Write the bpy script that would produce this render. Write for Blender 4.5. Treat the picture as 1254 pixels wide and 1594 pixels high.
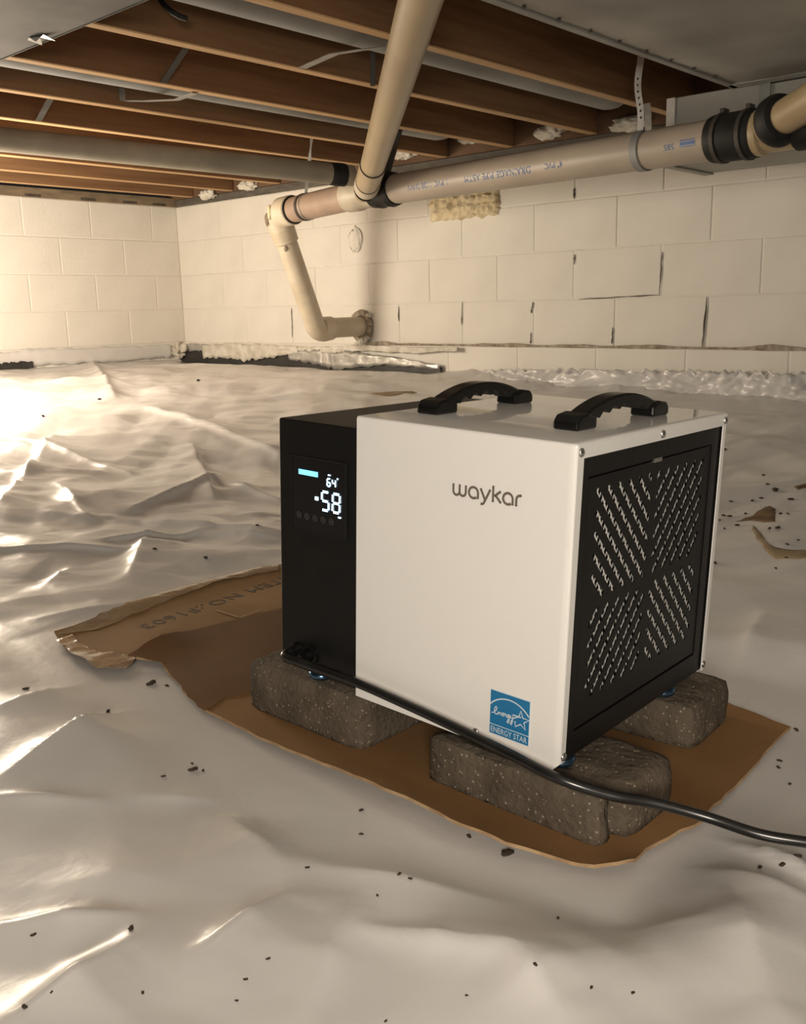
import bpy, bmesh, math, random
import numpy as np
from mathutils import Matrix, Vector

random.seed(7)
for o in list(bpy.data.objects):
    bpy.data.objects.remove(o)
COL = bpy.context.scene.collection
SC = bpy.context.scene

# ------------------------------------------------------------------ camera
CAM = np.array([0.0, 0.0, 0.5422])
R_ = np.array([0.738, 0.674, -0.022])
YAW, PITCH, ROLL = 0.7446, -0.2109, -0.0222
_f = np.array([-math.sin(YAW) * math.cos(PITCH), math.cos(YAW) * math.cos(PITCH), math.sin(PITCH)])
_r = np.array([math.cos(YAW), math.sin(YAW), 0.0])
_u = np.cross(_r, _f)
R_ = math.cos(ROLL) * _r + math.sin(ROLL) * _u
U_ = -math.sin(ROLL) * _r + math.cos(ROLL) * _u
F_ = _f
FPX = 1486.3
cam_data = bpy.data.cameras.new('camera')
cam_data.sensor_fit = 'VERTICAL'
cam_data.sensor_height = 36.0
cam_data.lens = 36.0 * FPX / 1594.0
cam_data.clip_start = 0.02
cam = bpy.data.objects.new('camera', cam_data)
COL.objects.link(cam)
cam.matrix_world = Matrix(((R_[0], U_[0], -F_[0], CAM[0]), (R_[1], U_[1], -F_[1], CAM[1]),
                           (R_[2], U_[2], -F_[2], CAM[2]), (0, 0, 0, 1)))
SC.camera = cam

# ------------------------------------------------------------------ light
SC.view_settings.view_transform = 'Standard'
SC.view_settings.look = 'None'
SC.view_settings.exposure = 0.0
SC.view_settings.gamma = 1.0
SC.view_settings.use_curve_mapping = False
world = bpy.data.worlds.new('crawlspace_dark')
SC.world = world
world.use_nodes = True
world.node_tree.nodes['Background'].inputs[0].default_value = (1.0, 0.85, 0.68, 1)
world.node_tree.nodes['Background'].inputs[1].default_value = 0.015


def lamp(name, loc, energy, color, radius):
    d = bpy.data.lights.new(name, 'POINT')
    d.energy = energy
    d.color = color
    d.shadow_soft_size = radius
    o = bpy.data.objects.new(name, d)
    COL.objects.link(o)
    o.location = loc
    return o


lamp('work_lamp', (-4.0, 1.35, 0.72), 140.0, (1.0, 0.85, 0.66), 0.36)      # lamp standing left of the frame
lamp('bulb', (0.55, -0.68, 0.76), 116.0, (1.0, 0.905, 0.775), 0.26)            # bulb behind the photographer


# ------------------------------------------------------------------ helpers
def at(px, py, **k):
    """a pixel of the photo on a plane x= / y= / z= , or at depth d="""
    v = F_ + R_ * (px - 627) / FPX - U_ * (py - 797) / FPX
    a, val = list(k.items())[0]
    if a == 'd':
        return CAM + v * val
    i = 'xyz'.index(a)
    return CAM + v * (val - CAM[i]) / v[i]


def lin(c):
    return tuple(((x / 255.0) / 12.92 if x / 255.0 <= 0.04045 else ((x / 255.0 + 0.055) / 1.055) ** 2.4) for x in c)


def material(name, color, rough=0.5, metal=0.0, color2=None, scale=8.0, stretch=(1, 1, 1), detail=4.0,
             bump=0.0, bump_scale=60.0, bump_dist=0.002, emission=None, strength=1.0, spec=0.5, ramp=(0.35, 0.65),
             speck=None, speck_scale=150.0, speck_amount=0.1, coat=0.0, coat_rough=0.08, rough2=None):
    m = bpy.data.materials.new(name)
    m.use_nodes = True
    nt = m.node_tree
    b = nt.nodes['Principled BSDF']
    b.inputs['Base Color'].default_value = (*color, 1)
    b.inputs['Roughness'].default_value = rough
    b.inputs['Metallic'].default_value = metal
    b.inputs['Specular IOR Level'].default_value = spec
    b.inputs['Coat Weight'].default_value = coat
    b.inputs['Coat Roughness'].default_value = coat_rough
    if emission:
        b.inputs['Emission Color'].default_value = (*emission, 1)
        b.inputs['Emission Strength'].default_value = strength
    tc = nt.nodes.new('ShaderNodeTexCoord')
    mp = nt.nodes.new('ShaderNodeMapping')
    nt.links.new(tc.outputs['Object'], mp.inputs[0])
    mp.inputs['Scale'].default_value = stretch
    last = None
    if color2:
        n = nt.nodes.new('ShaderNodeTexNoise')
        n.inputs['Scale'].default_value = scale
        n.inputs['Detail'].default_value = detail
        nt.links.new(mp.outputs[0], n.inputs['Vector'])
        r = nt.nodes.new('ShaderNodeValToRGB')
        r.color_ramp.elements[0].position = ramp[0]
        r.color_ramp.elements[1].position = ramp[1]
        r.color_ramp.elements[0].color = (*color, 1)
        r.color_ramp.elements[1].color = (*color2, 1)
        nt.links.new(n.outputs['Fac'], r.inputs[0])
        last = r.outputs[0]
        if rough2 is not None:
            mr = nt.nodes.new('ShaderNodeMapRange')
            mr.inputs['To Min'].default_value = rough
            mr.inputs['To Max'].default_value = rough2
            nt.links.new(n.outputs['Fac'], mr.inputs[0])
            nt.links.new(mr.outputs[0], b.inputs['Roughness'])
    if speck:
        v = nt.nodes.new('ShaderNodeTexVoronoi')
        v.inputs['Scale'].default_value = speck_scale
        nt.links.new(tc.outputs['Object'], v.inputs['Vector'])
        wn = nt.nodes.new('ShaderNodeSeparateColor')
        nt.links.new(v.outputs['Color'], wn.inputs[0])
        lt = nt.nodes.new('ShaderNodeMath')
        lt.operation = 'LESS_THAN'
        lt.inputs[1].default_value = speck_amount
        nt.links.new(wn.outputs[0], lt.inputs[0])
        l2 = nt.nodes.new('ShaderNodeMath')
        l2.operation = 'LESS_THAN'
        l2.inputs[1].default_value = 0.42
        nt.links.new(v.outputs['Distance'], l2.inputs[0])
        mu = nt.nodes.new('ShaderNodeMath')
        mu.operation = 'MULTIPLY'
        nt.links.new(lt.outputs[0], mu.inputs[0])
        nt.links.new(l2.outputs[0], mu.inputs[1])
        mx = nt.nodes.new('ShaderNodeMix')
        mx.data_type = 'RGBA'
        nt.links.new(mu.outputs[0], mx.inputs['Factor'])
        if last:
            nt.links.new(last, mx.inputs['A'])
        else:
            mx.inputs['A'].default_value = (*color, 1)
        mx.inputs['B'].default_value = (*speck, 1)
        last = mx.outputs['Result']
    if last:
        nt.links.new(last, b.inputs['Base Color'])
    if bump:
        n2 = nt.nodes.new('ShaderNodeTexNoise')
        n2.inputs['Scale'].default_value = bump_scale
        n2.inputs['Detail'].default_value = 5.0
        nt.links.new(mp.outputs[0], n2.inputs['Vector'])
        bp = nt.nodes.new('ShaderNodeBump')
        bp.inputs['Strength'].default_value = bump
        bp.inputs['Distance'].default_value = bump_dist
        nt.links.new(n2.outputs['Fac'], bp.inputs['Height'])
        nt.links.new(bp.outputs[0], b.inputs['Normal'])
    return m


MAT = {}
MAT['plastic'] = material('white_poly_sheet', (0.66, 0.645, 0.63), 0.34, color2=(0.58, 0.565, 0.55), scale=3.0,
                          bump=0.10, bump_scale=55, bump_dist=0.004, spec=0.5, rough2=0.24)
MAT['block'] = material('painted_block', (0.78, 0.75, 0.69), 0.75, color2=(0.70, 0.67, 0.61), scale=2.5, bump=0.35,
                        bump_scale=45, bump_dist=0.003, spec=0.3)
MAT['mortar'] = material('painted_mortar', (0.76, 0.73, 0.67), 0.85, color2=(0.62, 0.58, 0.51), scale=5.0, bump=0.5,
                         bump_scale=80, bump_dist=0.003, spec=0.2, ramp=(0.45, 0.75))
MAT['gap'] = material('open_joint', (0.05, 0.04, 0.03), 0.9, color2=(0.10, 0.08, 0.06), scale=40)
MAT['dirt'] = material('dirt_line', (0.22, 0.17, 0.12), 0.95, color2=(0.42, 0.37, 0.30), scale=35, bump=0.8, bump_scale=90)
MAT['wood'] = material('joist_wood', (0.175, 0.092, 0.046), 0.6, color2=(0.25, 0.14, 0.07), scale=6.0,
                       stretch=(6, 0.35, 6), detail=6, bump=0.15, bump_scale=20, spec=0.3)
MAT['wood_lit_edge'] = material('joist_lit_edge', (0.55, 0.36, 0.19), 0.6, color2=(0.42, 0.26, 0.13), scale=6.0,
                            stretch=(6, 0.35, 6), detail=6, spec=0.3)  # same joist wood, with light from below put into the underside colour
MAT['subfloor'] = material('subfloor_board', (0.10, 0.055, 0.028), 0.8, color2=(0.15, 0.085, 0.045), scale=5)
MAT['sill'] = material('grey_sill', (0.13, 0.115, 0.095), 0.8, color2=(0.08, 0.07, 0.06), scale=12, stretch=(1, 1, 4))
MAT['sill_wood'] = material('weathered_sill', (0.25, 0.19, 0.12), 0.8, color2=(0.16, 0.12, 0.08), scale=8, stretch=(4, 1, 4))
MAT['galv'] = material('galvanised_sheet', (0.30, 0.305, 0.30), 0.6, 0.35, color2=(0.24, 0.245, 0.24), scale=7, rough2=0.7)
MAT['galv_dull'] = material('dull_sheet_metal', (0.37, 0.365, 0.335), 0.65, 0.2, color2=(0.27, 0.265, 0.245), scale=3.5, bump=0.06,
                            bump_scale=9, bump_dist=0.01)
MAT['galv_dimmed'] = material('dimmed_sheet_metal', (0.15, 0.145, 0.135), 0.7, 0.1, color2=(0.095, 0.092, 0.086), scale=6, bump=0.08, bump_scale=9, bump_dist=0.01)  # sheet metal shaded through its colour, to offset strong work lamp light
MAT['bright_metal'] = material('bright_metal', (0.78, 0.77, 0.73), 0.4, 0.35, color2=(0.62, 0.61, 0.58), scale=30)
MAT['strap'] = material('steel_strap', (0.46, 0.45, 0.42), 0.45, 0.7, color2=(0.30, 0.29, 0.27), scale=25)
MAT['dark_strap'] = material('dark_strap', (0.045, 0.04, 0.035), 0.6, 0.3, color2=(0.08, 0.07, 0.06), scale=30)
MAT['grey_steel'] = material('grey_bridging', (0.07, 0.068, 0.063), 0.6, 0.4, color2=(0.11, 0.105, 0.098), scale=20)
MAT['pvc_tan'] = material('tan_pipe', (0.40, 0.31, 0.19), 0.36, color2=(0.345, 0.26, 0.155), scale=5, spec=0.45)
MAT['pvc_grey'] = material('grey_pipe', (0.43, 0.37, 0.30), 0.42, color2=(0.36, 0.305, 0.25), scale=4, spec=0.4)
MAT['pvc_rose'] = material('brownish_pipe', (0.40, 0.29, 0.22), 0.45, color2=(0.33, 0.24, 0.185), scale=9)
MAT['pvc_green'] = material('dusty_grey_pipe', (0.33, 0.30, 0.235), 0.55, color2=(0.24, 0.215, 0.17), scale=6)
MAT['pvc_white'] = material('cream_pipe', (0.66, 0.59, 0.47), 0.45, color2=(0.55, 0.47, 0.35), scale=9, bump=0.1)
MAT['hub'] = material('pale_hub', (0.55, 0.49, 0.39), 0.45, color2=(0.45, 0.39, 0.30), scale=12)
MAT['rubber'] = material('black_rubber', (0.008, 0.008, 0.0075), 0.6, color2=(0.014, 0.013, 0.012), scale=25, spec=0.3)
MAT['ink'] = material('blue_print', (0.06, 0.13, 0.34), 0.6, color2=(0.10, 0.18, 0.38), scale=60)
MAT['foam'] = material('spray_foam', (0.78, 0.68, 0.47), 0.8, color2=(0.68, 0.56, 0.35), scale=14, bump=0.5, bump_scale=50, bump_dist=0.006)
MAT['foam_white'] = material('painted_foam', (0.72, 0.69, 0.62), 0.85, color2=(0.52, 0.48, 0.40), scale=18, bump=0.7, bump_scale=60, bump_dist=0.006)
MAT['membrane'] = material('black_membrane', (0.02, 0.02, 0.02), 0.45, color2=(0.035, 0.034, 0.033), scale=10)
MAT['foil'] = material('silver_tape', (0.55, 0.54, 0.51), 0.35, 0.55, color2=(0.40, 0.39, 0.37), scale=14, bump=0.4, bump_scale=22, bump_dist=0.01)
MAT['white_paint'] = material('white_enamel', (0.80, 0.785, 0.755), 0.35, color2=(0.785, 0.77, 0.74), scale=2, spec=0.4, coat=0.75, coat_rough=0.02)
MAT['black_paint'] = material('black_powder_coat', (0.0045, 0.0044, 0.0042), 0.45, color2=(0.006, 0.0058, 0.0056), scale=40, bump=0.05, bump_scale=400, spec=0.35)
MAT['black_plastic'] = material('black_plastic', (0.004, 0.004, 0.004), 0.28, color2=(0.006, 0.006, 0.006), scale=20, spec=0.4)
MAT['black_gloss'] = material('display_glass', (0.004, 0.004, 0.005), 0.16, color2=(0.006, 0.006, 0.007), scale=5)
MAT['void'] = material('panel_gap', (0.002, 0.002, 0.002), 0.9, color2=(0.003, 0.003, 0.003))
MAT['cord'] = material('black_cord', (0.006, 0.006, 0.006), 0.24, color2=(0.014, 0.014, 0.014), scale=30, spec=0.6)
MAT['screw'] = material('screw_steel', (0.62, 0.62, 0.60), 0.25, 0.95, color2=(0.5, 0.5, 0.49), scale=60)
MAT['blue_zinc'] = material('blue_zinc', (0.16, 0.30, 0.48), 0.22, 0.95, color2=(0.10, 0.2, 0.35), scale=40)
MAT['logo'] = material('grey_print', (0.17, 0.145, 0.115), 0.4, 0.2, color2=(0.19, 0.16, 0.13), scale=30)
MAT['sticker'] = material('blue_sticker', (0.012, 0.16, 0.36), 0.35, color2=(0.016, 0.175, 0.38), scale=8)
MAT['sticker_white'] = material('sticker_white', (0.62, 0.70, 0.76), 0.35, color2=(0.6, 0.68, 0.74), scale=8)
MAT['mesh'] = material('filter_mesh', (0.85, 0.84, 0.80), 0.45, 0.0, color2=(0.75, 0.735, 0.70), scale=60)
MAT['led'] = material('white_led', (0.7, 0.85, 1.0), 0.5, emission=(0.55, 0.82, 1.0), strength=2.6)
MAT['led_bar'] = material('cyan_led', (0.3, 0.8, 1.0), 0.5, emission=(0.16, 0.56, 0.86), strength=1.15)
MAT['icon'] = material('grey_icon', (0.09, 0.09, 0.088), 0.5, color2=(0.10, 0.10, 0.098))
MAT['paver'] = material('concrete_paver', (0.085, 0.068, 0.05), 0.95, color2=(0.125, 0.10, 0.074), scale=26, bump=0.9,
                        bump_scale=130, bump_dist=0.004, spec=0.2, speck=(0.30, 0.255, 0.19), speck_scale=330, speck_amount=0.075)
MAT['card'] = material('brown_cardboard', (0.255, 0.142, 0.06), 0.85, color2=(0.195, 0.105, 0.043), scale=3.5, bump=0.12, bump_scale=30, spec=0.2)
MAT['card_in'] = material('dark_cardboard', (0.15, 0.078, 0.032), 0.85, color2=(0.115, 0.058, 0.024), scale=5, bump=0.1, bump_scale=30, spec=0.2)
MAT['card_light'] = material('pale_cardboard', (0.30, 0.185, 0.088), 0.85, color2=(0.24, 0.14, 0.062), scale=6, bump=0.12, bump_scale=30, spec=0.2)
MAT['card_edge'] = material('torn_edge', (0.42, 0.29, 0.16), 0.9, color2=(0.30, 0.19, 0.10), scale=40)
MAT['card_ink'] = material('black_stencil', (0.045, 0.038, 0.03), 0.8, color2=(0.09, 0.065, 0.042), scale=60)
MAT['tape'] = material('clear_tape', (0.36, 0.27, 0.18), 0.16, color2=(0.27, 0.19, 0.12), scale=25, coat=0.6, bump=0.6, bump_scale=30, bump_dist=0.006)
MAT['crumb'] = material('dark_crumb', (0.028, 0.02, 0.013), 0.9, color2=(0.05, 0.037, 0.024), scale=80)
MAT['mud'] = material('mud', (0.21, 0.135, 0.07), 0.8, color2=(0.13, 0.078, 0.038), scale=22, bump=0.5, bump_scale=60)
MAT['mud_pale'] = material('pale_silt', (0.36, 0.28, 0.18), 0.7, color2=(0.24, 0.175, 0.10), scale=18)


def mesh_obj(name, verts, faces, mat, parent=None, smooth=False):
    me = bpy.data.meshes.new(name)
    me.from_pydata([tuple(map(float, v)) for v in verts], [], faces)
    me.update()
    return link_mesh(name, me, mat, parent, smooth)


def link_mesh(name, me, mat, parent=None, smooth=False):
    o = bpy.data.objects.new(name, me)
    COL.objects.link(o)
    if mat is not None and not me.materials:
        me.materials.append(MAT[mat] if isinstance(mat, str) else mat)
    if parent is not None:
        o.parent = parent
    if smooth:
        me.polygons.foreach_set('use_smooth', [True] * len(me.polygons))
    return o


def tag(o, label=None, cat=None, group=None, kind=None):
    if label:
        o['label'] = label
    if cat:
        o['category'] = cat
    if group:
        o['group'] = group
    if kind:
        o['kind'] = kind
    return o


def empty(name, loc=(0, 0, 0), label=None, cat=None, group=None, kind=None):
    o = bpy.data.objects.new(name, None)
    COL.objects.link(o)
    o.location = loc
    o.empty_display_size = 0.05
    return tag(o, label, cat, group, kind)


class MB:
    def __init__(self):
        self.v, self.f = [], []

    def add(self, v, f):
        n = len(self.v)
        self.v += [tuple(map(float, p)) for p in v]
        self.f += [tuple(i + n for i in q) for q in f]
        return self

    def box(self, a, b, M=None):
        (x0, y0, z0), (x1, y1, z1) = a, b
        v = [(x0, y0, z0), (x1, y0, z0), (x1, y1, z0), (x0, y1, z0), (x0, y0, z1), (x1, y0, z1), (x1, y1, z1), (x0, y1, z1)]
        if M is not None:
            v = [tuple(M @ Vector(p)) for p in v]
        return self.add(v, [(0, 3, 2, 1), (4, 5, 6, 7), (0, 1, 5, 4), (1, 2, 6, 5), (2, 3, 7, 6), (3, 0, 4, 7)])

    def tube(self, pts, rad, seg=16, caps=True, flat=None):
        """tube along a polyline; rad a number or a list; flat=(w,h) gives a strap profile"""
        pts = [Vector(p) for p in pts]
        n = len(pts)
        rad = list(rad) if hasattr(rad, '__len__') else [rad] * n
        tang = []
        for i in range(n):
            a = pts[max(i - 1, 0)]
            b = pts[min(i + 1, n - 1)]
            t = (b - a)
            tang.append(t.normalized() if t.length > 1e-9 else Vector((0, 0, 1)))
        ref = Vector((0, 0, 1)) if abs(tang[0].z) < 0.9 else Vector((1, 0, 0))
        nrm = (ref - tang[0] * ref.dot(tang[0])).normalized()
        vs, fs = [], []
        for i in range(n):
            nrm = (nrm - tang[i] * nrm.dot(tang[i])).normalized()
            bi = tang[i].cross(nrm)
            for k in range(seg):
                a = 2 * math.pi * k / seg
                vs.append(pts[i] + (nrm * math.cos(a) + bi * math.sin(a)) * rad[i])
        for i in range(n - 1):
            for k in range(seg):
                k2 = (k + 1) % seg
                fs.append((i * seg + k, i * seg + k2, (i + 1) * seg + k2, (i + 1) * seg + k))
        if caps:
            fs.append(tuple(range(seg - 1, -1, -1)))
            fs.append(tuple((n - 1) * seg + k for k in range(seg)))
        return self.add(vs, fs)

    def lathe(self, p0, p1, prof, seg=24):
        """profile of (t along p0->p1 in metres, radius)"""
        p0, p1 = Vector(p0), Vector(p1)
        d = (p1 - p0).normalized()
        pts = [p0 + d * t for t, r in prof]
        ref = Vector((0, 0, 1)) if abs(d.z) < 0.9 else Vector((1, 0, 0))
        a1 = (ref - d * ref.dot(d)).normalized()
        a2 = d.cross(a1)
        vs, fs = [], []
        for p, (t, r) in zip(pts, prof):
            for k in range(seg):
                a = 2 * math.pi * k / seg
                vs.append(p + (a1 * math.cos(a) + a2 * math.sin(a)) * max(r, 1e-5))
        n = len(prof)
        for i in range(n - 1):
            for k in range(seg):
                k2 = (k + 1) % seg
                fs.append((i * seg + k, i * seg + k2, (i + 1) * seg + k2, (i + 1) * seg + k))
        fs.append(tuple(range(seg - 1, -1, -1)))
        fs.append(tuple((n - 1) * seg + k for k in range(seg)))
        return self.add(vs, fs)

    def ribbon(self, pts, width, up, thick):
        """flat strap: pts, width axis vector(s) up, thickness across"""
        pts = [Vector(p) for p in pts]
        n = len(pts)
        ups = [Vector(u).normalized() for u in up] if hasattr(up[0], '__len__') else [Vector(up).normalized()] * n
        ws = list(width) if hasattr(width, '__len__') else [width] * n
        vs, fs = [], []
        for i in range(n):
            t = (pts[min(i + 1, n - 1)] - pts[max(i - 1, 0)]).normalized()
            s = ups[i]
            m = t.cross(s).normalized() * thick * 0.5
            h = s * ws[i] * 0.5
            vs += [pts[i] - h - m, pts[i] + h - m, pts[i] + h + m, pts[i] - h + m]
        for i in range(n - 1):
            for k in range(4):
                k2 = (k + 1) % 4
                fs.append((i * 4 + k, i * 4 + k2, i * 4 + 4 + k2, i * 4 + 4 + k))
        fs.append((3, 2, 1, 0))
        fs.append(tuple((n - 1) * 4 + k for k in range(4)))
        return self.add(vs, fs)

    def build(self, name, mat, parent=None, smooth=False, bevel=0.0, seg=2, auto=None):
        me = bpy.data.meshes.new(name)
        me.from_pydata(self.v, [], self.f)
        bm = bmesh.new()
        bm.from_mesh(me)
        bmesh.ops.recalc_face_normals(bm, faces=bm.faces)
        if bevel:
            bmesh.ops.bevel(bm, geom=[e for e in bm.edges if e.calc_face_angle(0) > 0.5], offset=bevel, segments=seg,
                            profile=0.5, affect='EDGES')
        if smooth:
            for f in bm.faces:
                f.smooth = True
            for e in bm.edges:
                if e.calc_face_angle(0) > (auto or 0.7):
                    e.smooth = False
        bm.to_mesh(me)
        bm.free()
        return link_mesh(name, me, mat, parent)


def plate(outer, holes, thick):
    """flat plate with holes through a filled 2D curve -> (verts xyz with z in -t/2..t/2, faces)"""
    cu = bpy.data.curves.new('tmp', 'CURVE')
    cu.dimensions = '2D'
    cu.fill_mode = 'BOTH'
    cu.extrude = thick / 2
    for poly in [outer] + holes:
        sp = cu.splines.new('POLY')
        sp.points.add(len(poly) - 1)
        for p, (x, y) in zip(sp.points, poly):
            p.co = (x, y, 0, 1)
        sp.use_cyclic_u = True
    o = bpy.data.objects.new('tmp', cu)
    COL.objects.link(o)
    dg = bpy.context.evaluated_depsgraph_get()
    me = bpy.data.meshes.new_from_object(o.evaluated_get(dg))
    v = [tuple(p.co) for p in me.vertices]
    f = [tuple(p.vertices) for p in me.polygons]
    bpy.data.objects.remove(o)
    bpy.data.curves.remove(cu)
    bpy.data.meshes.remove(me)
    return v, f


def text_mesh(s, size, extrude=0.0002, align='LEFT', spacing=1.0):
    cu = bpy.data.curves.new('tmp', 'FONT')
    cu.body = s
    cu.size = size
    cu.extrude = extrude
    cu.align_x = align
    cu.space_character = spacing
    cu.resolution_u = 3
    o = bpy.data.objects.new('tmp', cu)
    COL.objects.link(o)
    dg = bpy.context.evaluated_depsgraph_get()
    me = bpy.data.meshes.new_from_object(o.evaluated_get(dg))
    v = [tuple(p.co) for p in me.vertices]
    f = [tuple(p.vertices) for p in me.polygons]
    bpy.data.objects.remove(o)
    bpy.data.curves.remove(cu)
    bpy.data.meshes.remove(me)
    return v, f


def strokes(paths, w, depth=0.0003, caps=6):
    """flat ribbons with round caps in the xy plane, z 0..depth"""
    mb = MB()
    for k, path in enumerate(paths):
        pts = [Vector((p[0], p[1])) for p in path]
        n = len(pts)
        zo = depth * (1 + 0.02 * k)
        L, Rr = [], []
        for i in range(n):
            t = pts[min(i + 1, n - 1)] - pts[max(i - 1, 0)]
            t.normalize()
            nn = Vector((-t.y, t.x)) * w / 2
            L.append(pts[i] + nn)
            Rr.append(pts[i] - nn)
        t0 = (pts[1] - pts[0]).normalized()
        t1 = (pts[-1] - pts[-2]).normalized()
        a0 = math.atan2(-t0.x, t0.y)
        a1 = math.atan2(-t1.x, t1.y)
        ring = [p for p in L]
        ring += [pts[-1] + Vector((math.cos(a1 - math.pi * j / caps), math.sin(a1 - math.pi * j / caps))) * w / 2 for j in range(1, caps)]
        ring += list(reversed(Rr))
        ring += [pts[0] + Vector((math.cos(a0 + math.pi - math.pi * j / caps), math.sin(a0 + math.pi - math.pi * j / caps))) * w / 2 for j in range(1, caps)]
        # triangle strips
        vs = [(p.x, p.y, zo) for p in L] + [(p.x, p.y, zo) for p in Rr]
        fs = [(i, n + i, n + i + 1, i + 1) for i in range(n - 1)]
        mb.add(vs, fs)
        for c, tt in ((pts[0], a0 + math.pi), (pts[-1], a1)):
            cv = [(c.x + math.cos(tt - math.pi * j / caps) * w / 2, c.y + math.sin(tt - math.pi * j / caps) * w / 2, zo) for j in range(caps + 1)]
            mb.add(cv, [tuple(range(caps, -1, -1))])
    return mb


def arc(cx, cy, r, a0, a1, n=12, ry=None):
    ry = ry or r
    return [(cx + r * math.cos(math.radians(a0 + (a1 - a0) * i / n)), cy + ry * math.sin(math.radians(a0 + (a1 - a0) * i / n))) for i in range(n + 1)]


# ------------------------------------------------------------------ noise for shaped surfaces
_rng = np.random.RandomState(3)
_perm = np.concatenate([_rng.permutation(256)] * 3)
_ang = _rng.rand(256) * 2 * np.pi
_gx, _gy = np.cos(_ang), np.sin(_ang)


def perlin(x, y):
    x = np.asarray(x, float)
    y = np.asarray(y, float)
    xi = np.floor(x).astype(int)
    yi = np.floor(y).astype(int)
    xf, yf = x - xi, y - yi
    xi &= 255
    yi &= 255
    u = xf * xf * xf * (xf * (xf * 6 - 15) + 10)
    v = yf * yf * yf * (yf * (yf * 6 - 15) + 10)

    def g(ix, iy, dx, dy):
        h = _perm[_perm[ix] + iy]
        return _gx[h] * dx + _gy[h] * dy
    a = g(xi, yi, xf, yf)
    b = g(xi + 1, yi, xf - 1, yf)
    c = g(xi, yi + 1, xf, yf - 1)
    d = g(xi + 1, yi + 1, xf - 1, yf - 1)
    return (a + u * (b - a)) * (1 - v) + (c + u * (d - c)) * v


def sstep(t):
    t = np.clip(t, 0, 1)
    return t * t * (3 - 2 * t)


# ------------------------------------------------------------------ the room: floor
YW, XW, ZC = 3.5962, -5.1534, 0.3593
BL, CH = 0.4064, 0.2032


def seg_dist(x, y, a, b):
    ax, ay = a
    bx, by = b
    dx, dy = bx - ax, by - ay
    L2 = dx * dx + dy * dy
    t = ((x - ax) * dx + (y - ay) * dy) / L2
    tc = np.clip(t, 0, 1)
    d = np.hypot(x - ax - tc * dx, y - ay - tc * dy)
    side = ((x - ax) * dy - (y - ay) * dx) / math.sqrt(L2)
    return d, tc, side


# folds: (start, end, height, half width, skew)
RIDGES = []


def fold(p, q, h, w, skew=0.0):
    a, b = at(*p, z=0), at(*q, z=0)
    if max(p[1], q[1]) < 1000:       # far folds: the ground rises there, and they are flatter
        a, b = at(*p, z=0.04), at(*q, z=0.04)
        h, w = h * 0.62, w * 0.7
    if max(p[1], q[1]) < 780:
        a, b = at(*p, z=0.13), at(*q, z=0.13)
    RIDGES.append((tuple(a[:2]), tuple(b[:2]), h, w, skew))


fold((15, 1228), (235, 1085), 0.030, 0.050, 0.7)
fold((0, 1118), (150, 1050), 0.020, 0.040, 0.6)
fold((0, 1450), (205, 1446), 0.022, 0.030, 0.6)
fold((40, 1594), (190, 1500), 0.025, 0.040, 0.6)
fold((330, 1500), (440, 1425), 0.018, 0.035, 0.6)
fold((0, 1262), (150, 1256), 0.010, 0.020, 0.5)
fold((220, 1245), (330, 1240), 0.010, 0.030, -0.4)
fold((1090, 1290), (1300, 1400), 0.022, 0.018, -0.6)
fold((1000, 1322), (1254, 1420), 0.014, 0.03, 0.5)
fold((570, 1480), (790, 1535), 0.020, 0.030, -0.5)
fold((790, 1535), (860, 1610), 0.020, 0.040, -0.4)
fold((540, 1455), (480, 1594), 0.014, 0.040, 0.4)
fold((950, 1465), (1080, 1465), 0.022, 0.05, 0.3)
fold((860, 1500), (950, 1465), 0.018, 0.04, 0.3)
fold((1130, 1420), (1200, 1594), 0.020, 0.05, 0.3)
fold((500, 1370), (760, 1415), 0.016, 0.045, -0.4)
fold((440, 1215), (640, 1270), 0.018, 0.05, 0.3)
fold((360, 1280), (440, 1360), 0.014, 0.04, 0.4)
fold((1140, 1065), (1185, 975), 0.020, 0.035, 0.6)
fold((1150, 1070), (1254, 1035), 0.012, 0.05, 0.4)
fold((-30, 1010), (110, 960), 0.022, 0.045, 0.5)
fold((60, 930), (200, 905), 0.026, 0.05, 0.6)
fold((-20, 848), (220, 835), 0.022, 0.04, -0.7)
fold((230, 815), (200, 870), 0.030, 0.05, -0.5)
fold((70, 880), (105, 862), 0.030, 0.05, 0.6)
fold((150, 905), (160, 925), 0.012, 0.02, 0.2)
fold((170, 795), (430, 815), 0.030, 0.06, -0.8)
fold((80, 795), (170, 800), 0.030, 0.06, -0.6)
fold((160, 770), (300, 755), 0.032, 0.05, -0.7)
fold((300, 755), (430, 762), 0.032, 0.05, -0.7)
fold((0, 790), (85, 715), 0.045, 0.07, 0.7)
fold((85, 715), (130, 745), 0.030, 0.05, -0.5)
fold((200, 735), (330, 705), 0.040, 0.06, -0.7)
fold((300, 675), (330, 720), 0.040, 0.06, 0.6)
fold((330, 705), (430, 720), 0.035, 0.05, -0.7)
fold((20, 680), (200, 700), 0.045, 0.08, -0.7)
fold((230, 650), (430, 680), 0.050, 0.08, -0.8)
fold((140, 590), (180, 640), 0.05, 0.07, 0.5)
fold((60, 630), (180, 625), 0.04, 0.06, 0.5)
fold((210, 600), (360, 600), 0.04, 0.07, 0.5)


def base_height(x, y):
    a = sstep((y - 1.35) / 2.25)
    b = sstep((-1.75 - x) / 3.2)
    a = a * (1 - 0.24 * sstep((x + 3.3) / 1.1))      # the ground stays lower along the right part of the wall
    return 0.235 * (1 - (1 - a) * (1 - b))


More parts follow.
